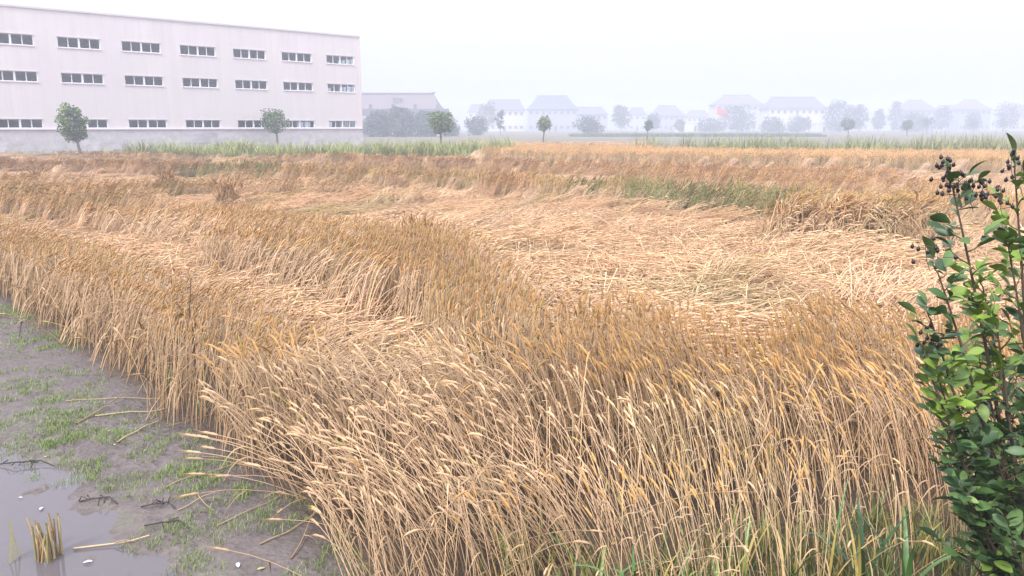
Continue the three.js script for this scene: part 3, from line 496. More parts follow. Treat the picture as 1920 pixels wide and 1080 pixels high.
// ---------------------------------------------------------------- tufts that still stand in the flattened wheat
for (const [x, z, h, n, k, label] of [
  [-14.4, -24.4, 0.85, 200, 1, 'dark wheat tuft left standing furthest left in the flattened field'],
  [-9.2, -21.4, 0.9, 190, 0, 'narrow pointed wheat tuft standing among flattened straw'],
  [-6.45, -18.2, 0.95, 300, 1, 'largest round wheat tuft standing behind the golden crest'],
  [-5.7, -20.6, 0.6, 140, 0, 'small low wheat tuft right of the large round tuft'],
  [4.4, -12.8, 0.86, 220, 1, 'splayed wheat tuft, leftmost of four at the right of the flat straw'],
  [5.05, -12.4, 0.9, 240, 1, 'splayed wheat tuft, second from left of the four at the right'],
  [5.75, -12.1, 0.9, 260, 1, 'broad splayed wheat tuft, third of the four near the shrub'],
  [6.5, -12.6, 0.8, 180, 1, 'splayed wheat tuft nearest the shrub, rightmost of the four'],
  [-1.25, -10.7, 0.86, 90, 0, 'peaked tuft topping the golden mound in mid field'],
]) {
  const T = thing('wheat_tuft', label, 'wheat tuft', [x, 0, z], 0.4, 'wheat tufts left standing'), R = rng(Math.round(500 + x * 10)), l = [];
  for (let q = 0; q < n; q++) { const a = R() * 6.28, rr = (x > 3 ? 0.55 : 0.34) * Math.sqrt(R()), g = simple[k + (R() < 0.3 ? 1 : 0)][Math.floor(R() * 5)].clone(), s = h * (0.85 + 0.3 * R()) * (x > 3 ? 1 : 1.05 - 0.5 * (rr / 0.34) ** 2); g.scale(s, s, s * 1.3).rotateY(-a + (R() - 0.5) + (rr > 0.16 ? Math.PI : 0)).translate(Math.cos(a) * rr, 0, Math.sin(a) * rr); l.push(g); }
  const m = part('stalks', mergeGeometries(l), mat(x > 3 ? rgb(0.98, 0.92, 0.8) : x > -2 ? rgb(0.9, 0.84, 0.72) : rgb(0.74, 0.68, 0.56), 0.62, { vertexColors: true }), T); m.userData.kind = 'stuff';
}

{ // bundles that slid off the standing wheat and lean at its foot
  const bundle = (seed) => { const R = rng(seed), s = new Soup(); for (let k = 0; k < 90; k++) { const u = R(), c = C_STEM2.clone().multiplyScalar(1.05 + 0.4 * R()), b = V(-0.75 + 1.0 * u, 0, (R() - 0.5) * 0.3), e = V(0.42 + (R() - 0.5) * 0.3, 0.5 + 0.14 * R(), (R() - 0.5) * 0.24 - 0.1), m = b.clone().lerp(e, 0.5); m.y -= 0.05; s.tube([b, m, e], 0.0052, 3, c); } return s.geo(); };
  const geos = [1, 2, 3].map(k => bundle(700 + k)), m = mat(rgb(1, 1, 1), 0.65, { vertexColors: true }), nth = ['first', 'second', 'third', 'fourth', 'fifth', 'sixth', 'seventh', 'eighth', 'ninth', 'tenth'];
  const put = ([x, z, s], k, where, group) => { const T = thing('wheat_bundle', `pale leaning wheat bundle, ${nth[k]} from the left ${where}`, 'wheat bundle', [x, 0, z], 0.35, group); T.scale.setScalar(s); part('stalks', geos[k % 3], m, T).userData.kind = 'stuff'; };
  [[8.3, -36.1, 1.1], [9.5, -35.6, 1], [10.4, -35.2, 0.8], [11.0, -34.9, 0.8], [12.3, -34.2, 1.1], [13.2, -33.7, 1.15], [14.9, -32.9, 0.8], [16.3, -32.2, 0.9], [17.4, -31.6, 1.2], [18.9, -30.8, 1.25]].forEach((p, k) => put(p, k, 'at the foot of the far stand', 'bundles at the foot of the far stand'));
  [[-6.6, -25.6, 0.9], [-5.4, -24.5, 0.9], [-4.5, -23.8, 1], [-3.6, -23.2, 1], [-1.9, -22.2, 1], [-1.0, -21.8, 1.15], [1.3, -19.0, 1], [2.7, -18.4, 0.9], [4.0, -16.6, 0.9]].forEach((p, k) => put(p, k, 'below the greenish ridge', 'bundles below the greenish ridge'));
}
// ---------------------------------------------------------------- grass and weeds
function bladeTuft(seed, n, h, spread, w, c0, c1) {
  const R = rng(seed), s = new Soup();
  for (let k = 0; k < n; k++) {
    const a = R() * 6.28, len = h * (0.55 + 0.6 * R()), out = len * (0.15 + 0.5 * R()), bx0 = (R() - 0.5) * spread, bz0 = (R() - 0.5) * spread, pts = [];
    for (let j = 0; j <= 4; j++) { const t = j / 4; pts.push(V(bx0 + Math.cos(a) * out * t * t, len * (t - 0.25 * t * t * (out / len) * 2) - 0.01, bz0 + Math.sin(a) * out * t * t)); }
    const c = c0.clone().lerp(c1, R()); s.ribbon(pts, t => w * (1 - 0.85 * t * t), V(-Math.sin(a), 0, Math.cos(a)), c, c);
  }
  return s.geo();
}
function strew(name, label, category, geos, list, m) { // a mass of copies nobody could count
  const g = top(name, new THREE.Group(), label, category, null, 'stuff');
  geos.forEach((geo, v) => {
    const mine = list.filter((_, k) => k % geos.length === v); if (!mine.length) return;
    const im = new THREE.InstancedMesh(geo, m, mine.length); mine.forEach(([x, y, z, s, a, col], k) => { E.set(0, a, 0); Q.setFromEuler(E); M4.compose(V(x, y, z), Q, V(s, s, s)); im.setMatrixAt(k, M4); im.setColorAt(k, col); });
    im.name = 'grass_blades'; im.userData.kind = 'stuff'; im.castShadow = im.receiveShadow = true; g.add(im);
  }); return g;
}
const grassM = mat(rgb(1, 1, 1), 0.6, { vertexColors: true });
{
  const gA = rgb(0.11, 0.18, 0.04), gB = rgb(0.2, 0.27, 0.07), R = rng(901), list = [];
  const spots = [[-5.38, -8.44, 0.55], [-5.0, -8.6, 0.5], [-4.4, -7.34, 0.5], [-4.1, -7.5, 0.4], [-3.45, -5.45, 0.42], [-2.89, -4.86, 0.32], [-2.6, -4.57, 0.26], [-3.81, -5.93, 0.5], [-3.1, -5.15, 0.35], [-2.22, -4.82, 0.16], [-2.08, -4.86, 0.15], [-1.89, -4.45, 0.22], [-1.74, -3.64, 0.15], [-1.55, -3.41, 0.17], [-1.29, -3.89, 0.24], [-0.89, -3.39, 0.22], [-1.97, -4.38, 0.3], [-1.47, -3.91, 0.3], [-2.35, -4.5, 0.3], [-1.6, -4.2, 0.25], [-2.7, -5.1, 0.3]];
  for (const [cx, cz, rr] of spots) for (let k = 0; k < 2600 * rr * rr; k++) {
    const a = R() * 6.28, d = rr * Math.pow(R(), 0.7) * 1.25, x = cx + Math.cos(a) * d, z = cz + Math.sin(a) * d, y = groundY(x, z);
    if (y < WATER - 0.02 || mudSide(x, z) < -0.1 || n2(x * 5, z * 5, 80) < -0.18) continue; const t = 0.75 + 0.5 * R(); list.push([x, y, z, 0.6 + 0.7 * R(), R() * 6.28, rgb(t, t, t * 0.9)]);
  }
  for (let k = 0; k < 3500; k++) { const x = -8 + 8 * R(), z = -10 + 7.6 * R(), m = mudSide(x, z), y = groundY(x, z); if (m < -0.05 || y < WATER - 0.006 || n2(x * 1.9, z * 1.9, 81) + 0.3 * n2(x * 6, z * 6, 82) < 0.0) continue; const t = 0.6 + 0.5 * R(); list.push([x, y, z, 0.35 + 0.4 * R(), R() * 6.28, rgb(t, t * 0.95, t * 0.9)]); }
  strew('mud_grass', 'short green grass growing in patches on the wet mud', 'grass', [1, 2, 3, 4].map(s => bladeTuft(910 + s, 6, 0.045, 0.06, 0.0035, gA, gB)), list, grassM);
}
{
  const gA = rgb(0.15, 0.2, 0.05), gB = rgb(0.36, 0.36, 0.12), R = rng(903), list = [];
  const strip = [[-21.5, -49.2], [-17, -46.2], [-12.6, -44.6], [-7, -46], [-1.2, -49]];
  for (let k = 0; k < 5200; k++) { const x = -25 + 25 * R(), z = -54 + 11 * R(), [d, s] = lineDist(strip, x, z); if ((s > 0 && d > 0.5) || d > 5 || n2(x * 0.35, z * 0.35, 84) + 0.3 < d * 0.12 - (R() < 0.15 ? 0.4 : 0)) continue; const t = 0.7 + 0.5 * R(); list.push([x, 0, z, (0.75 + 0.5 * R()) * (1 + 0.35 * n2(x * 0.6, z * 0.6, 85)), R() * 6.28, rgb(t, t, t)]); }
  strew('weed_strip', 'tall pale green weeds in front of the factory end and forked sapling', 'weeds', [1, 2, 3].map(s => bladeTuft(920 + s, 15, 1.1, 0.3, 0.03, gA, gB)), list, grassM);
  const l2 = [], back = [[9, -50.5], [12.5, -48.3], [20, -46], [27.5, -44.8], [45, -34.8], [62, -23.5]];
  for (let k = 0; k < 9000; k++) { const x = 8 + 52 * R(), z = -56 + 34 * R(), [d, sd] = lineDist(back, x, z); if (sd > 0 && d > 0.2 || d > 4.5) continue; if (x < 13 && R() < 0.6) continue; const t = 0.7 + 0.5 * R(); l2.push([x, 0, z, (0.8 + 0.35 * R()) * (1 + 0.4 * n2(x * 0.5, z * 0.5, 86)), R() * 6.28, rgb(t, t * (0.95 + 0.1 * n2(x * 0.2, z * 0.2, 87)), t)]); }
  strew('weed_strip', 'tall green weeds along the far right edge of the wheat', 'weeds', [1, 2, 3].map(s => bladeTuft(930 + s, 14, 1.4, 0.4, 0.035, gA, gB)), l2, grassM);
  const l3 = []; for (let k = 0; k < 1800; k++) { const x = 12 + 50 * R(), z = -172 + 12 * R(); l3.push([x, 0, z, 0.5 + 0.5 * R(), R() * 6.28, rgb(1.2, 1.25, 1.1)]); }
  strew('far_crop_strip', 'low dark green crop strip at the foot of the village', 'crop', [1, 2].map(s => bladeTuft(940 + s, 16, 0.9, 0.8, 0.09, rgb(0.06, 0.09, 0.04), rgb(0.08, 0.11, 0.05))), l3, grassM);
  const l4 = []; for (let k = 0; k < 900; k++) { const x = -40 + 26 * R(), z = -70 + 22 * R(); const f = (x + 36.96) * 0.688 + (z + 58.51) * 0.726; if (f < 0.4 || f > 4.5 || R() > 0.75) continue; const t = 0.7 + 0.4 * R(); l4.push([x, 0, z, 0.5 + 0.5 * R(), R() * 6.28, rgb(t, t, t)]); }
  strew('verge_grass', 'thin straggling grass along the foot of the factory wall', 'grass', [1, 2].map(s => bladeTuft(950 + s, 12, 0.6, 0.3, 0.03, gB, rgb(0.3, 0.24, 0.12))), l4, grassM);
}
{
  const R = rng(905), list = [];
  for (let k = 0; k < 650; k++) { const x = -0.1 + 2.7 * R(), z = -2.3 - 1.5 * R(), d = frontSide(x, z); if (d < -0.55 || d > 0.5 || n2(x * 2.2, z * 2.2, 88) + 0.25 * (x - 0.6) < -0.1) continue; const t = 0.6 + 0.6 * R(); list.push([x, groundY(x, z), z, 0.5 + 0.7 * R(), R() * 6.28, R() < 0.35 ? rgb(t * 2.2, t * 1.4, t * 1.3) : rgb(t, t, t * 0.9)]); }
  strew('edge_grass', 'low green and yellow grass along the near edge below the shrub', 'grass', [1, 2, 3].map(s => bladeTuft(960 + s, 8, 0.26, 0.12, 0.008, rgb(0.07, 0.12, 0.03), rgb(0.2, 0.22, 0.06))), list, grassM);
}
// broad leaved grass plants at the near field edge
const bladeMs = { green: mat(rgb(0.07, 0.15, 0.035), 0.45), dark: mat(rgb(0.03, 0.075, 0.03), 0.42), lime: mat(rgb(0.15, 0.25, 0.05), 0.45), yellow: mat(rgb(0.34, 0.26, 0.07), 0.5), tan: mat(rgb(0.42, 0.29, 0.12), 0.6) };
function bladePlant(x, z, h, n, w, kinds, seed, label, y = 0) {
  const T = thing('grass_plant', label, 'grass plant', [x, groundY(x, z), z], 0, 'broad leaved grasses at the near field edge'), R = rng(seed);
  for (let k = 0; k < n; k++) {
    const a = R() * 6.28, len = h * (0.7 + 0.4 * R()), out = len * (0.12 + 0.4 * R()), droop = R() < 0.4 ? 0.55 : 0.15, pts = [], s = new Soup(), white = rgb(1, 1, 1);
    for (let j = 0; j <= 9; j++) { const t = j / 9; pts.push(V(Math.cos(a) * out * Math.pow(t, 1.6) * (1 + droop), len * (t - droop * t * t * t), Math.sin(a) * out * Math.pow(t, 1.6) * (1 + droop))); }
    s.ribbon(pts, t => 0.65 * w * Math.pow(Math.sin(Math.PI * clamp(0.16 + 0.83 * t)), 0.8), V(-Math.sin(a), 0.1, Math.cos(a)).normalize(), white, white, 0.35);
    part('blade', s.geo(), bladeMs[kinds[Math.floor(R() * kinds.length)]], T);
  }
}
bladePlant(0.36, -3.0, 0.42, 5, 0.02, ['green', 'dark', 'lime'], 61, 'green grass plant at the bottom edge, leftmost of the grasses');
bladePlant(0.5, -2.95, 0.46, 5, 0.022, ['green', 'dark'], 62, 'upright dark green grass plant beside the leftmost grass');
bladePlant(0.68, -2.97, 0.42, 5, 0.02, ['green', 'lime', 'tan'], 63, 'grass plant with arching green and tan blades at the bottom edge');
bladePlant(1.0, -3.15, 0.5, 4, 0.018, ['lime', 'yellow'], 64, 'grass plant with one bright lime blade among the straw');
bladePlant(1.15, -3.05, 0.46, 5, 0.018, ['green', 'yellow', 'tan'], 65, 'yellowing grass plant between lime blade and dark blades');
bladePlant(1.35, -3.1, 0.55, 5, 0.018, ['yellow', 'tan', 'green'], 66, 'tall thin yellow grass plant in the straw');
bladePlant(1.5, -3.1, 0.56, 6, 0.032, ['dark', 'dark', 'green'], 67, 'broad dark green bladed plant left of the shrub');
bladePlant(1.45, -3.02, 0.6, 3, 0.02, ['yellow'], 68, 'folded bright yellow blades beside the dark bladed plant');
bladePlant(1.66, -3.05, 0.52, 5, 0.034, ['dark', 'green'], 69, 'dark green broad blades touching the shrub');
bladePlant(1.55, -2.85, 0.36, 6, 0.02, ['green', 'dark'], 70, 'low green grass plant below the shrub');
bladePlant(0.85, -2.95, 0.38, 6, 0.018, ['green', 'lime', 'yellow'], 71, 'short mixed green and yellow grass plant at the bottom');
bladePlant(1.25, -2.85, 0.36, 7, 0.016, ['green', 'green', 'tan'], 72, 'dense low green grass plant at the bottom right');
bladePlant(-2.66, -5.9, 0.3, 4, 0.014, ['yellow', 'lime'], 73, 'yellow green blades sprouting from the mud side wheat edge');
bladePlant(-2.2, -5.35, 0.2, 3, 0.012, ['lime', 'green'], 74, 'small lime sprout at the foot of the mud side wheat');

// dead weed stem with a yellow leaf, standing out of the mud side band
{
  const T = thing('dead_weed', 'dark brown dead weed stem with a yellow leaf in the wheat', 'weed', [-2.5, groundY(-2.5, -6.05), -6.05]), s = new Soup(), br = rgb(0.09, 0.055, 0.03);
  s.tube([V(0, -0.03, 0), V(0.01, 0.3, 0), V(0.0, 0.6, 0.01), V(0.03, 0.86, 0)], t => 0.007 * (1.1 - 0.6 * t), 5, br); part('stem', s.geo(), barkM, T);
  for (const [y, dx, l] of [[0.45, 1, 0.09], [0.55, -1, 0.1], [0.66, 1, 0.06]]) { const b = new Soup(); b.tube([V(0, y, 0), V(dx * l * 0.6, y + l * 0.6, 0.01), V(dx * l, y + l * 1.2, 0)], 0.0028, 4, br); part('twig', b.geo(), barkM, T); }
  const lf = new Soup(), w = rgb(1, 1, 1); lf.ribbon([0, 1, 2, 3, 4, 5].map(k => V(-0.02 - 0.02 * k, 0.56 + 0.012 * k - 0.004 * k * k, 0.02)), t => 0.045 * Math.sin(Math.PI * clamp(0.08 + 0.88 * t)), V(0, 0.7, 0.7), w, w, 0.2); part('leaf', lf.geo(), bladeMs.yellow, T);
}

// ---------------------------------------------------------------- straw, stubble and bits lying on the mud
const strawMs = [rgb(0.36, 0.26, 0.13), rgb(0.27, 0.18, 0.09), rgb(0.46, 0.34, 0.19)].map(c => mat(c, 0.6));
[[-3.29, -5.62, -2.63, -5.68, 0.004, 'long straw lying flat and straight furthest up the mud'], [-2.97, -5.14, -2.86, -5.68, 0.006, 'brown straw running away from the grass towards the wheat'], [-2.54, -4.82, -2.44, -5.24, 0.006, 'brown straw beside the yellow specks'],
  [-1.94, -4.17, -1.68, -4.53, 0.004, 'thin pale straw pointing at the fallen bundle'], [-1.91, -4.65, -1.69, -4.57, 0.003, 'short straw at the root of the fallen bundle'], [-2.12, -3.56, -1.80, -3.64, 0.0055, 'thick soaked brown straw beside the stubble clump'],
  [-1.22, -3.56, -1.02, -3.91, 0.004, 'curved straw reaching out from the wheat corner'], [-1.04, -3.41, -1.02, -3.83, 0.004, 'dark straw nearest the wheat corner'], [-1.77, -3.89, -1.63, -4.1, 0.003, 'short pale straw in the middle of the mud'],
  [-1.74, -4.1, -1.57, -3.89, 0.003, 'short straw crossing the pale one'], [-2.34, -5.14, -2.1, -5.32, 0.003, 'straw leaning at the foot of the mud side wheat'], [-2.9, -5.3, -2.5, -5.45, 0.005, 'straw half sunk between the grass and the wheat'], [-1.5, -3.75, -1.25, -4.15, 0.0035, 'slim straw between green sprouts near the corner']].forEach(([x0, z0, x1, z1, r, label], k) => {
  const s = new Soup(), c = rgb(1, 1, 1), pts = []; for (let j = 0; j <= 8; j++) { const t = j / 8, x = mixn(x0, x1, t) + 0.012 * Math.sin(t * 4 + k), z = mixn(z0, z1, t); pts.push(V(x - x0, Math.max(groundY(x, z), WATER) + r * 0.8 + 0.004 + 0.03 * t * (k % 3 === 1 ? 1 : 0.3), z - z0)); }
  s.tube(pts, t => r * (1 - 0.4 * t), 5, c); const T = thing('fallen_straw', label, 'straw', [x0, 0, z0], 0, 'single straws lying on the mud'); part('stem', s.geo(), strawMs[k % 3], T);
  if (k % 2) { const l = new Soup(), a = pts[4]; l.ribbon([0, 1, 2, 3, 4].map(j => V(a.x + 0.03 * j, a.y + 0.004 * j * (4 - j) + 0.004, a.z + 0.015 * j * (k % 4 - 1))), t => 0.012 * (1 - 0.8 * t), V(0.3, 0.2, 0.9).normalize(), c, c); part('leaf', l.geo(), strawMs[(k + 1) % 3], T); }
});
{
  const T = thing('stubble_clump', 'clump of cut wheat stubble standing in the puddle', 'stubble', [-2.2, WATER - 0.02, -3.5]), R = rng(321), w = rgb(1, 1, 1), ms = [...strawMs, mat(rgb(0.24, 0.22, 0.08), 0.6)];
  for (let k = 0; k < 22; k++) { const a = R() * 6.28, r = 0.075 * Math.sqrt(R()), h = 0.13 + 0.11 * R(), s = new Soup(), lx = (R() - 0.65) * 0.12, lz = (R() - 0.5) * 0.08; s.tube([V(Math.cos(a) * r, -0.02, Math.sin(a) * r), V(Math.cos(a) * r + lx * 0.5, h * 0.5, Math.sin(a) * r + lz * 0.5), V(Math.cos(a) * r + lx, h, Math.sin(a) * r + lz)], t => 0.0058 * (1 - 0.25 * t), 5, w); part('stalk', s.geo(), ms[k % 4], T); }
  for (let k = 0; k < 3; k++) { const s = new Soup(), x = -0.15 - 0.012 * k; s.ribbon([0, 1, 2, 3, 4].map(j => V(x + 0.01 * j * (k - 1), 0.06 * j - 0.02, 0.03 * k)), t => 0.014 * (1 - 0.6 * t), V(0.9, 0, 0.4).normalize(), w, w); part('leaf', s.geo(), ms[3], T); }
}
{
  const tw = mat(rgb(0.035, 0.025, 0.025), 0.7), w = rgb(1, 1, 1);
  for (const [x, z, seed, n, L, label] of [[-2.95, -4.55, 7, 6, 0.2, 'dark soaked twig lying in the puddle near the grass'], [-2.25, -4.05, 8, 5, 0.11, 'small dark twig sticking up from the puddle'], [-1.88, -3.95, 9, 5, 0.1, 'dark rotten weed bits on the mud right of the puddle'], [-1.75, -3.75, 10, 3, 0.12, 'thin dark twig beside the thick brown straw']]) {
    const T = thing('dead_twig', label, 'twig', [x, Math.max(groundY(x, z), WATER), z], 0, 'dark twigs on the mud'), R = rng(seed), s = new Soup(); s.tube([V(-L, 0.005, 0), V(-L * 0.3, 0.03, 0.02), V(L * 0.4, 0.024, -0.02), V(L, 0.006, 0.03)], 0.004, 4, w); part('stem', s.geo(), tw, T);
    for (let k = 0; k < n; k++) { const b = new Soup(), x0 = (R() - 0.5) * L * 1.4, a = R() * 6.28; b.tube([V(x0, 0.02, 0), V(x0 + Math.cos(a) * 0.03, 0.035, Math.sin(a) * 0.03), V(x0 + Math.cos(a) * 0.05, 0.05 * R(), Math.sin(a) * 0.06)], 0.003, 4, w); part('side_twig', b.geo(), tw, T); }
  }
  const petal = new Soup(); petal.ribbon([0, 1, 2, 3, 4].map(k => V(-0.02 + 0.01 * k, 0.003 + 0.002 * Math.sin(k), 0)), t => 0.02 * Math.sin(Math.PI * clamp(0.12 + 0.8 * t)), V(0, 0, 1), w, w, 0.15); const pg = petal.geo(), wm = mat(rgb(0.5, 0.5, 0.5), 0.6), ym = mat(rgb(0.34, 0.31, 0.12), 0.6);
  [[-2.72, -4.11, 0.9, 0, 'single pale petal in the open puddle'], [-2.53, -3.98, 1.3, 0, 'long white petal afloat above the stubble clump'], [-2.0, -3.44, 1.6, 0, 'white leaf scrap right of the stubble clump'], [-1.27, -3.38, 1.6, 0, 'white scrap on the mud near the wheat corner'], [-1.15, -3.34, 1.4, 1, 'yellow leaf scrap near the wheat corner'], [-2.89, -4.65, 1, 1, 'yellow petal on the grass edge'], [-2.69, -5.05, 1, 1, 'yellow petal on the mud near straws'], [-2.53, -4.79, 1.1, 1, 'yellow petal beside the brown straw'], [-2.3, -4.72, 1, 1, 'yellow petal below the pale straw']].forEach(([x, z, s, y, label], k) => { const o = part('petal', pg, y ? ym : wm, scene, [x, Math.max(groundY(x, z), WATER) + 0.006, z], [0, k * 1.7, 0]); o.scale.setScalar(s * 0.62); scene.remove(o); top('fallen_petal', o, label, 'petal', 'pale petals and scraps on the mud'); });
}

// ---------------------------------------------------------------- the shrub close on the right
{
  const B = thing('berry_shrub', 'dark green shrub with black berry sprays close on the right', 'shrub', [1.72, 0, -2.2]), R = rng(4242), root = V(0, 0, 0), off = V(1.72, 0, -2.2), w = rgb(1, 1, 1);
  const leafOf = (l, wd, cup) => { const s = new Soup(), n = 6; let prev; for (let k = 0; k <= n; k++) { const t = k / n, ww = wd / 2 * Math.pow(Math.sin(Math.PI * Math.pow(clamp(t * 0.94 + 0.03), 0.8 + 0.45)), 0.75), y = -cup * t * t; const row = [s.v(-ww, y + ww * 0.28, l * t, w), s.v(0, y, l * t, w), s.v(ww, y + ww * 0.28, l * t, w)]; if (prev) { s.q(prev[0], prev[1], row[1], row[0]); s.q(prev[1], prev[2], row[2], row[1]); } prev = row; } return s.geo(); };
  const LG = [leafOf(0.058, 0.030, 0.015), leafOf(0.049, 0.027, 0.006), leafOf(0.039, 0.020, 0.014)];
  const lm = (c, r) => new THREE.MeshPhysicalMaterial({ color: c, roughness: r, transmission: 0, side: THREE.DoubleSide }), LM = [lm(rgb(0.05, 0.105, 0.03), 0.52), lm(rgb(0.075, 0.14, 0.035), 0.55), lm(rgb(0.035, 0.075, 0.028), 0.48), lm(rgb(0.18, 0.28, 0.035), 0.6), lm(rgb(0.125, 0.205, 0.035), 0.55)];
  const limeSpots = [[1.40, 1.53, 0.13], [1.27, 1.28, 0.12], [1.5, 1.76, 0.1], [1.36, 1.3, 0.08], [1.62, 1.5, 0.1]], stemM = mat(rgb(0.075, 0.05, 0.035), 0.8), twigM = mat(rgb(0.10, 0.085, 0.04), 0.8), twigs = new Soup(), leaves = [];
  const curve = (a, b, sag) => { const m = a.clone().lerp(b, 0.5); m.y += sag; m.x += (R() - 0.5) * 0.06; return new THREE.QuadraticBezierCurve3(a, m, b); };
  const X = V(1, 0, 0), Y = V(0, 1, 0), up = V();
  function leafAt(p, dir, size) { // p in shrub axes
    const wx = p.x + off.x, wy = p.y; let k = R() < 0.5 ? 0 : R() < 0.6 ? 1 : 2; for (const [lx, ly, lr] of limeSpots) if (Math.hypot(wx - lx, wy - ly) < lr * (0.7 + 0.5 * R())) k = R() < 0.65 ? 3 : 4; if (k < 3 && R() < 0.08) k = 4;
    const z = dir.clone().normalize(), x = V().crossVectors(Y, z).normalize(); x.applyAxisAngle(z, (R() - 0.5) * 2.2); up.crossVectors(z, x); const m = new THREE.Matrix4().makeBasis(x, up.clone(), z).scale(V(size, size, size)).setPosition(p); leaves.push([m, Math.floor(R() * 3), k, p.clone()]);
  }
  function twig(p, dir, len, n) {
    const e = p.clone().addScaledVector(dir, len); e.y += len * 0.15; const c = curve(p, e, -0.01 * R()), pts = c.getPoints(4); twigs.tube(pts, t => 0.0026 * (1.1 - 0.7 * t), 4, w);
    for (let k = 0; k < n; k++) { const t = 0.2 + 0.8 * (k + 0.5) / n, q = c.getPoint(Math.min(1, t)), s = k % 2 ? 1 : -1, side = V().crossVectors(dir, Y).normalize().multiplyScalar(s * 0.9).add(V(0, 0.35 * R(), 0)).addScaledVector(dir, 0.55).add(V((R() - 0.5) * 0.5, (R() - 0.5) * 0.5, (R() - 0.5) * 0.5)); leafAt(q, side, 0.5 + 0.75 * R()); }
    leafAt(e, dir.clone().add(V(0, 0.2, 0)), 0.9 + 0.3 * R());
  }
  const tips = [ // world x, y, z, leaf start share, twig spacing, twig reach
    [1.26, 1.83, -2.3, 0.3, 0.042, 0.09], [1.47, 1.87, -2.36, 0.25, 0.042, 0.1], [1.19, 1.60, -2.2, 0.72, 0.05, 0.045], [1.13, 1.49, -2.1, 0.4, 0.042, 0.07], [1.12, 1.385, -2.1, 0.4, 0.042, 0.06], [1.2, 1.3, -2.15, 0.3, 0.04, 0.09], [1.19, 1.2, -2.1, 0.3, 0.04, 0.09], [1.2, 1.1, -2.08, 0.3, 0.04, 0.09], [1.25, 1.0, -2.05, 0.3, 0.04, 0.09],
    [1.37, 1.46, -2.2, 0.3, 0.035, 0.11], [1.44, 1.66, -2.3, 0.3, 0.04, 0.1], [1.34, 1.12, -2.1, 0.35, 0.045, 0.11], [1.38, 1.3, -2.25, 0.25, 0.035, 0.1], [1.36, 0.9, -2.0, 0.35, 0.06, 0.11], [1.55, 1.72, -2.1, 0.25, 0.04, 0.11], [1.72, 1.95, -2.2, 0.25, 0.04, 0.12], [1.9, 1.7, -2.2, 0.3, 0.045, 0.12], [1.6, 1.4, -2.0, 0.3, 0.035, 0.12], [1.55, 1.1, -1.95, 0.4, 0.05, 0.12], [1.8, 1.4, -2.0, 0.3, 0.045, 0.12], [2.1, 1.3, -2.2, 0.3, 0.045, 0.14], [1.5, 0.8, -2.0, 0.3, 0.06, 0.12], [1.45, 1.2, -2.45, 0.3, 0.035, 0.12], [1.5, 1.5, -2.5, 0.3, 0.035, 0.12], [1.5, 0.95, -2.4, 0.3, 0.035, 0.12], [1.35, 0.75, -2.15, 0.4, 0.07, 0.12], [1.9, 1.0, -2.0, 0.3, 0.045, 0.14]];
  tips.forEach(([x, y, z, t0, gap, reach], k) => {
    const tip = V(x, y, z).sub(off), a = V((R() - 0.5) * 0.1, 0, (R() - 0.5) * 0.1), c = curve(a, tip, 0.08 + 0.1 * R()), L = c.getLength(), s = new Soup(); s.tube(c.getPoints(12), t => 0.011 * (1.05 - 0.85 * t), 5, w); part('stem', s.geo(), stemM, B);
    for (let t = t0; t < 1.0; t += gap / L) { const p = c.getPoint(t), tg = c.getTangent(t), d = V(R() - 0.5, 0.3 * (R() - 0.35), R() - 0.5).normalize().add(tg.multiplyScalar(0.8)).normalize(); twig(p, d, reach * (0.5 + 0.8 * R()) * (1.15 - 0.5 * t), 3 + Math.floor(R() * 3)); }
    twig(tip, c.getTangent(1), 0.04, 4);
  });
  part('twigs', twigs.geo(), twigM, B).userData.kind = 'stuff';
  // leaves nearest the viewer as parts, the rest joined
  const cam = V(0, 2, 0).sub(off); leaves.sort((p, q) => (p[3].x * 0.9 + p[3].distanceTo(cam)) - (q[3].x * 0.9 + q[3].distanceTo(cam)));
  const joined = LM.map(() => []);
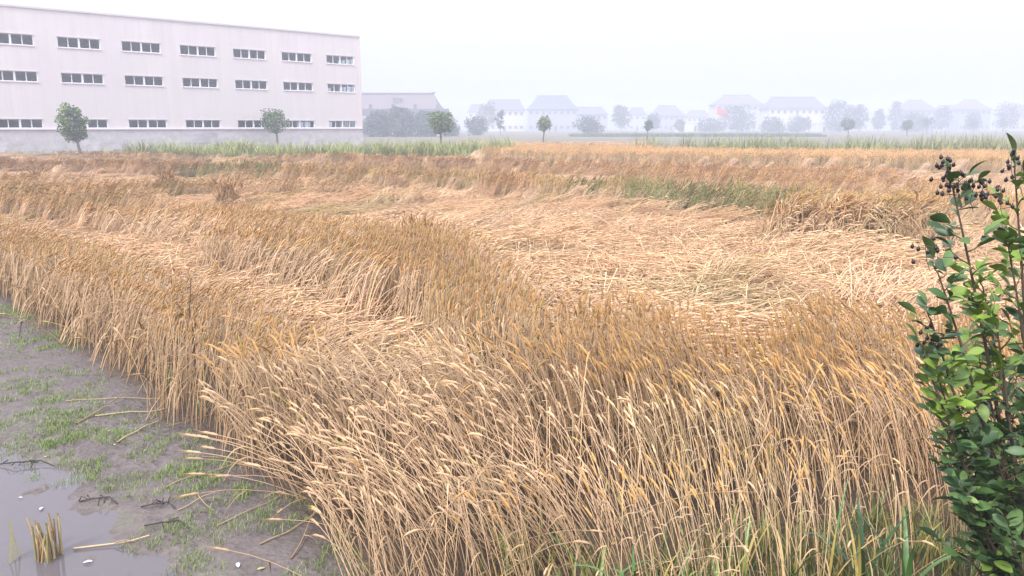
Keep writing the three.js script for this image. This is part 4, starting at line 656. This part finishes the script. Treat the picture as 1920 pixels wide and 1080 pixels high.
  leaves.forEach(([m, g, k], n) => { if (n < 300) { const o = part('leaf', LG[g], LM[k], B); m.decompose(o.position, o.quaternion, o.scale); } else joined[k].push(LG[g].clone().applyMatrix4(m)); });
  joined.forEach((l, k) => { if (l.length) part('foliage', mergeGeometries(l), LM[k], B).userData.kind = 'stuff'; });
  // sprays of black berries
  const bg = new THREE.SphereGeometry(0.0055, 8, 6).scale(1, 1.25, 1), bm = mat(rgb(0.014, 0.008, 0.011), 0.4), cap = new THREE.ConeGeometry(0.0026, 0.006, 5).translate(0, 0.0085, 0), bgeo = mergeGeometries([bg.toNonIndexed(), cap.toNonIndexed()]);
  const stalksS = new Soup();
  for (const [x, y, z, n, hgt, wid] of [[1.245, 1.83, -2.3, 20, 0.085, 0.05], [1.275, 1.80, -2.29, 18, 0.07, 0.05], [1.31, 1.79, -2.29, 12, 0.06, 0.05], [1.37, 1.79, -2.31, 7, 0.06, 0.03], [1.425, 1.76, -2.33, 8, 0.07, 0.03], [1.46, 1.87, -2.36, 8, 0.06, 0.04], [1.49, 1.83, -2.36, 7, 0.06, 0.04], [1.155, 1.635, -2.2, 8, 0.05, 0.07], [1.155, 1.40, -2.12, 14, 0.035, 0.035], [1.135, 1.42, -2.12, 4, 0.05, 0.03]]) {
    const base = V(x, y, z).sub(off), tipP = base.clone().add(V((R() - 0.6) * 0.02, hgt, 0)); stalksS.tube([base.clone().add(V(0.012, -0.03, 0)), base, tipP], 0.0012, 4, w);
    for (let k = 0; k < n; k++) { const t = (k + 0.5) / n, q = base.clone().lerp(tipP, t), d = V((R() - 0.5) * wid * 2 * (1.1 - 0.6 * t), (R() - 0.2) * 0.014, (R() - 0.5) * wid), e = q.clone().add(d); stalksS.tube([q, e], 0.0009, 3, w); part('berry', bgeo, bm, B, [e.x, e.y, e.z], [R() - 0.5, R() * 6, R() - 0.5]); }
  }
  part('berry_stalks', stalksS.geo(), stemM, B).userData.kind = 'stuff';
  console.log('shrub leaves', leaves.length);
}
renderer.render(scene, camera);
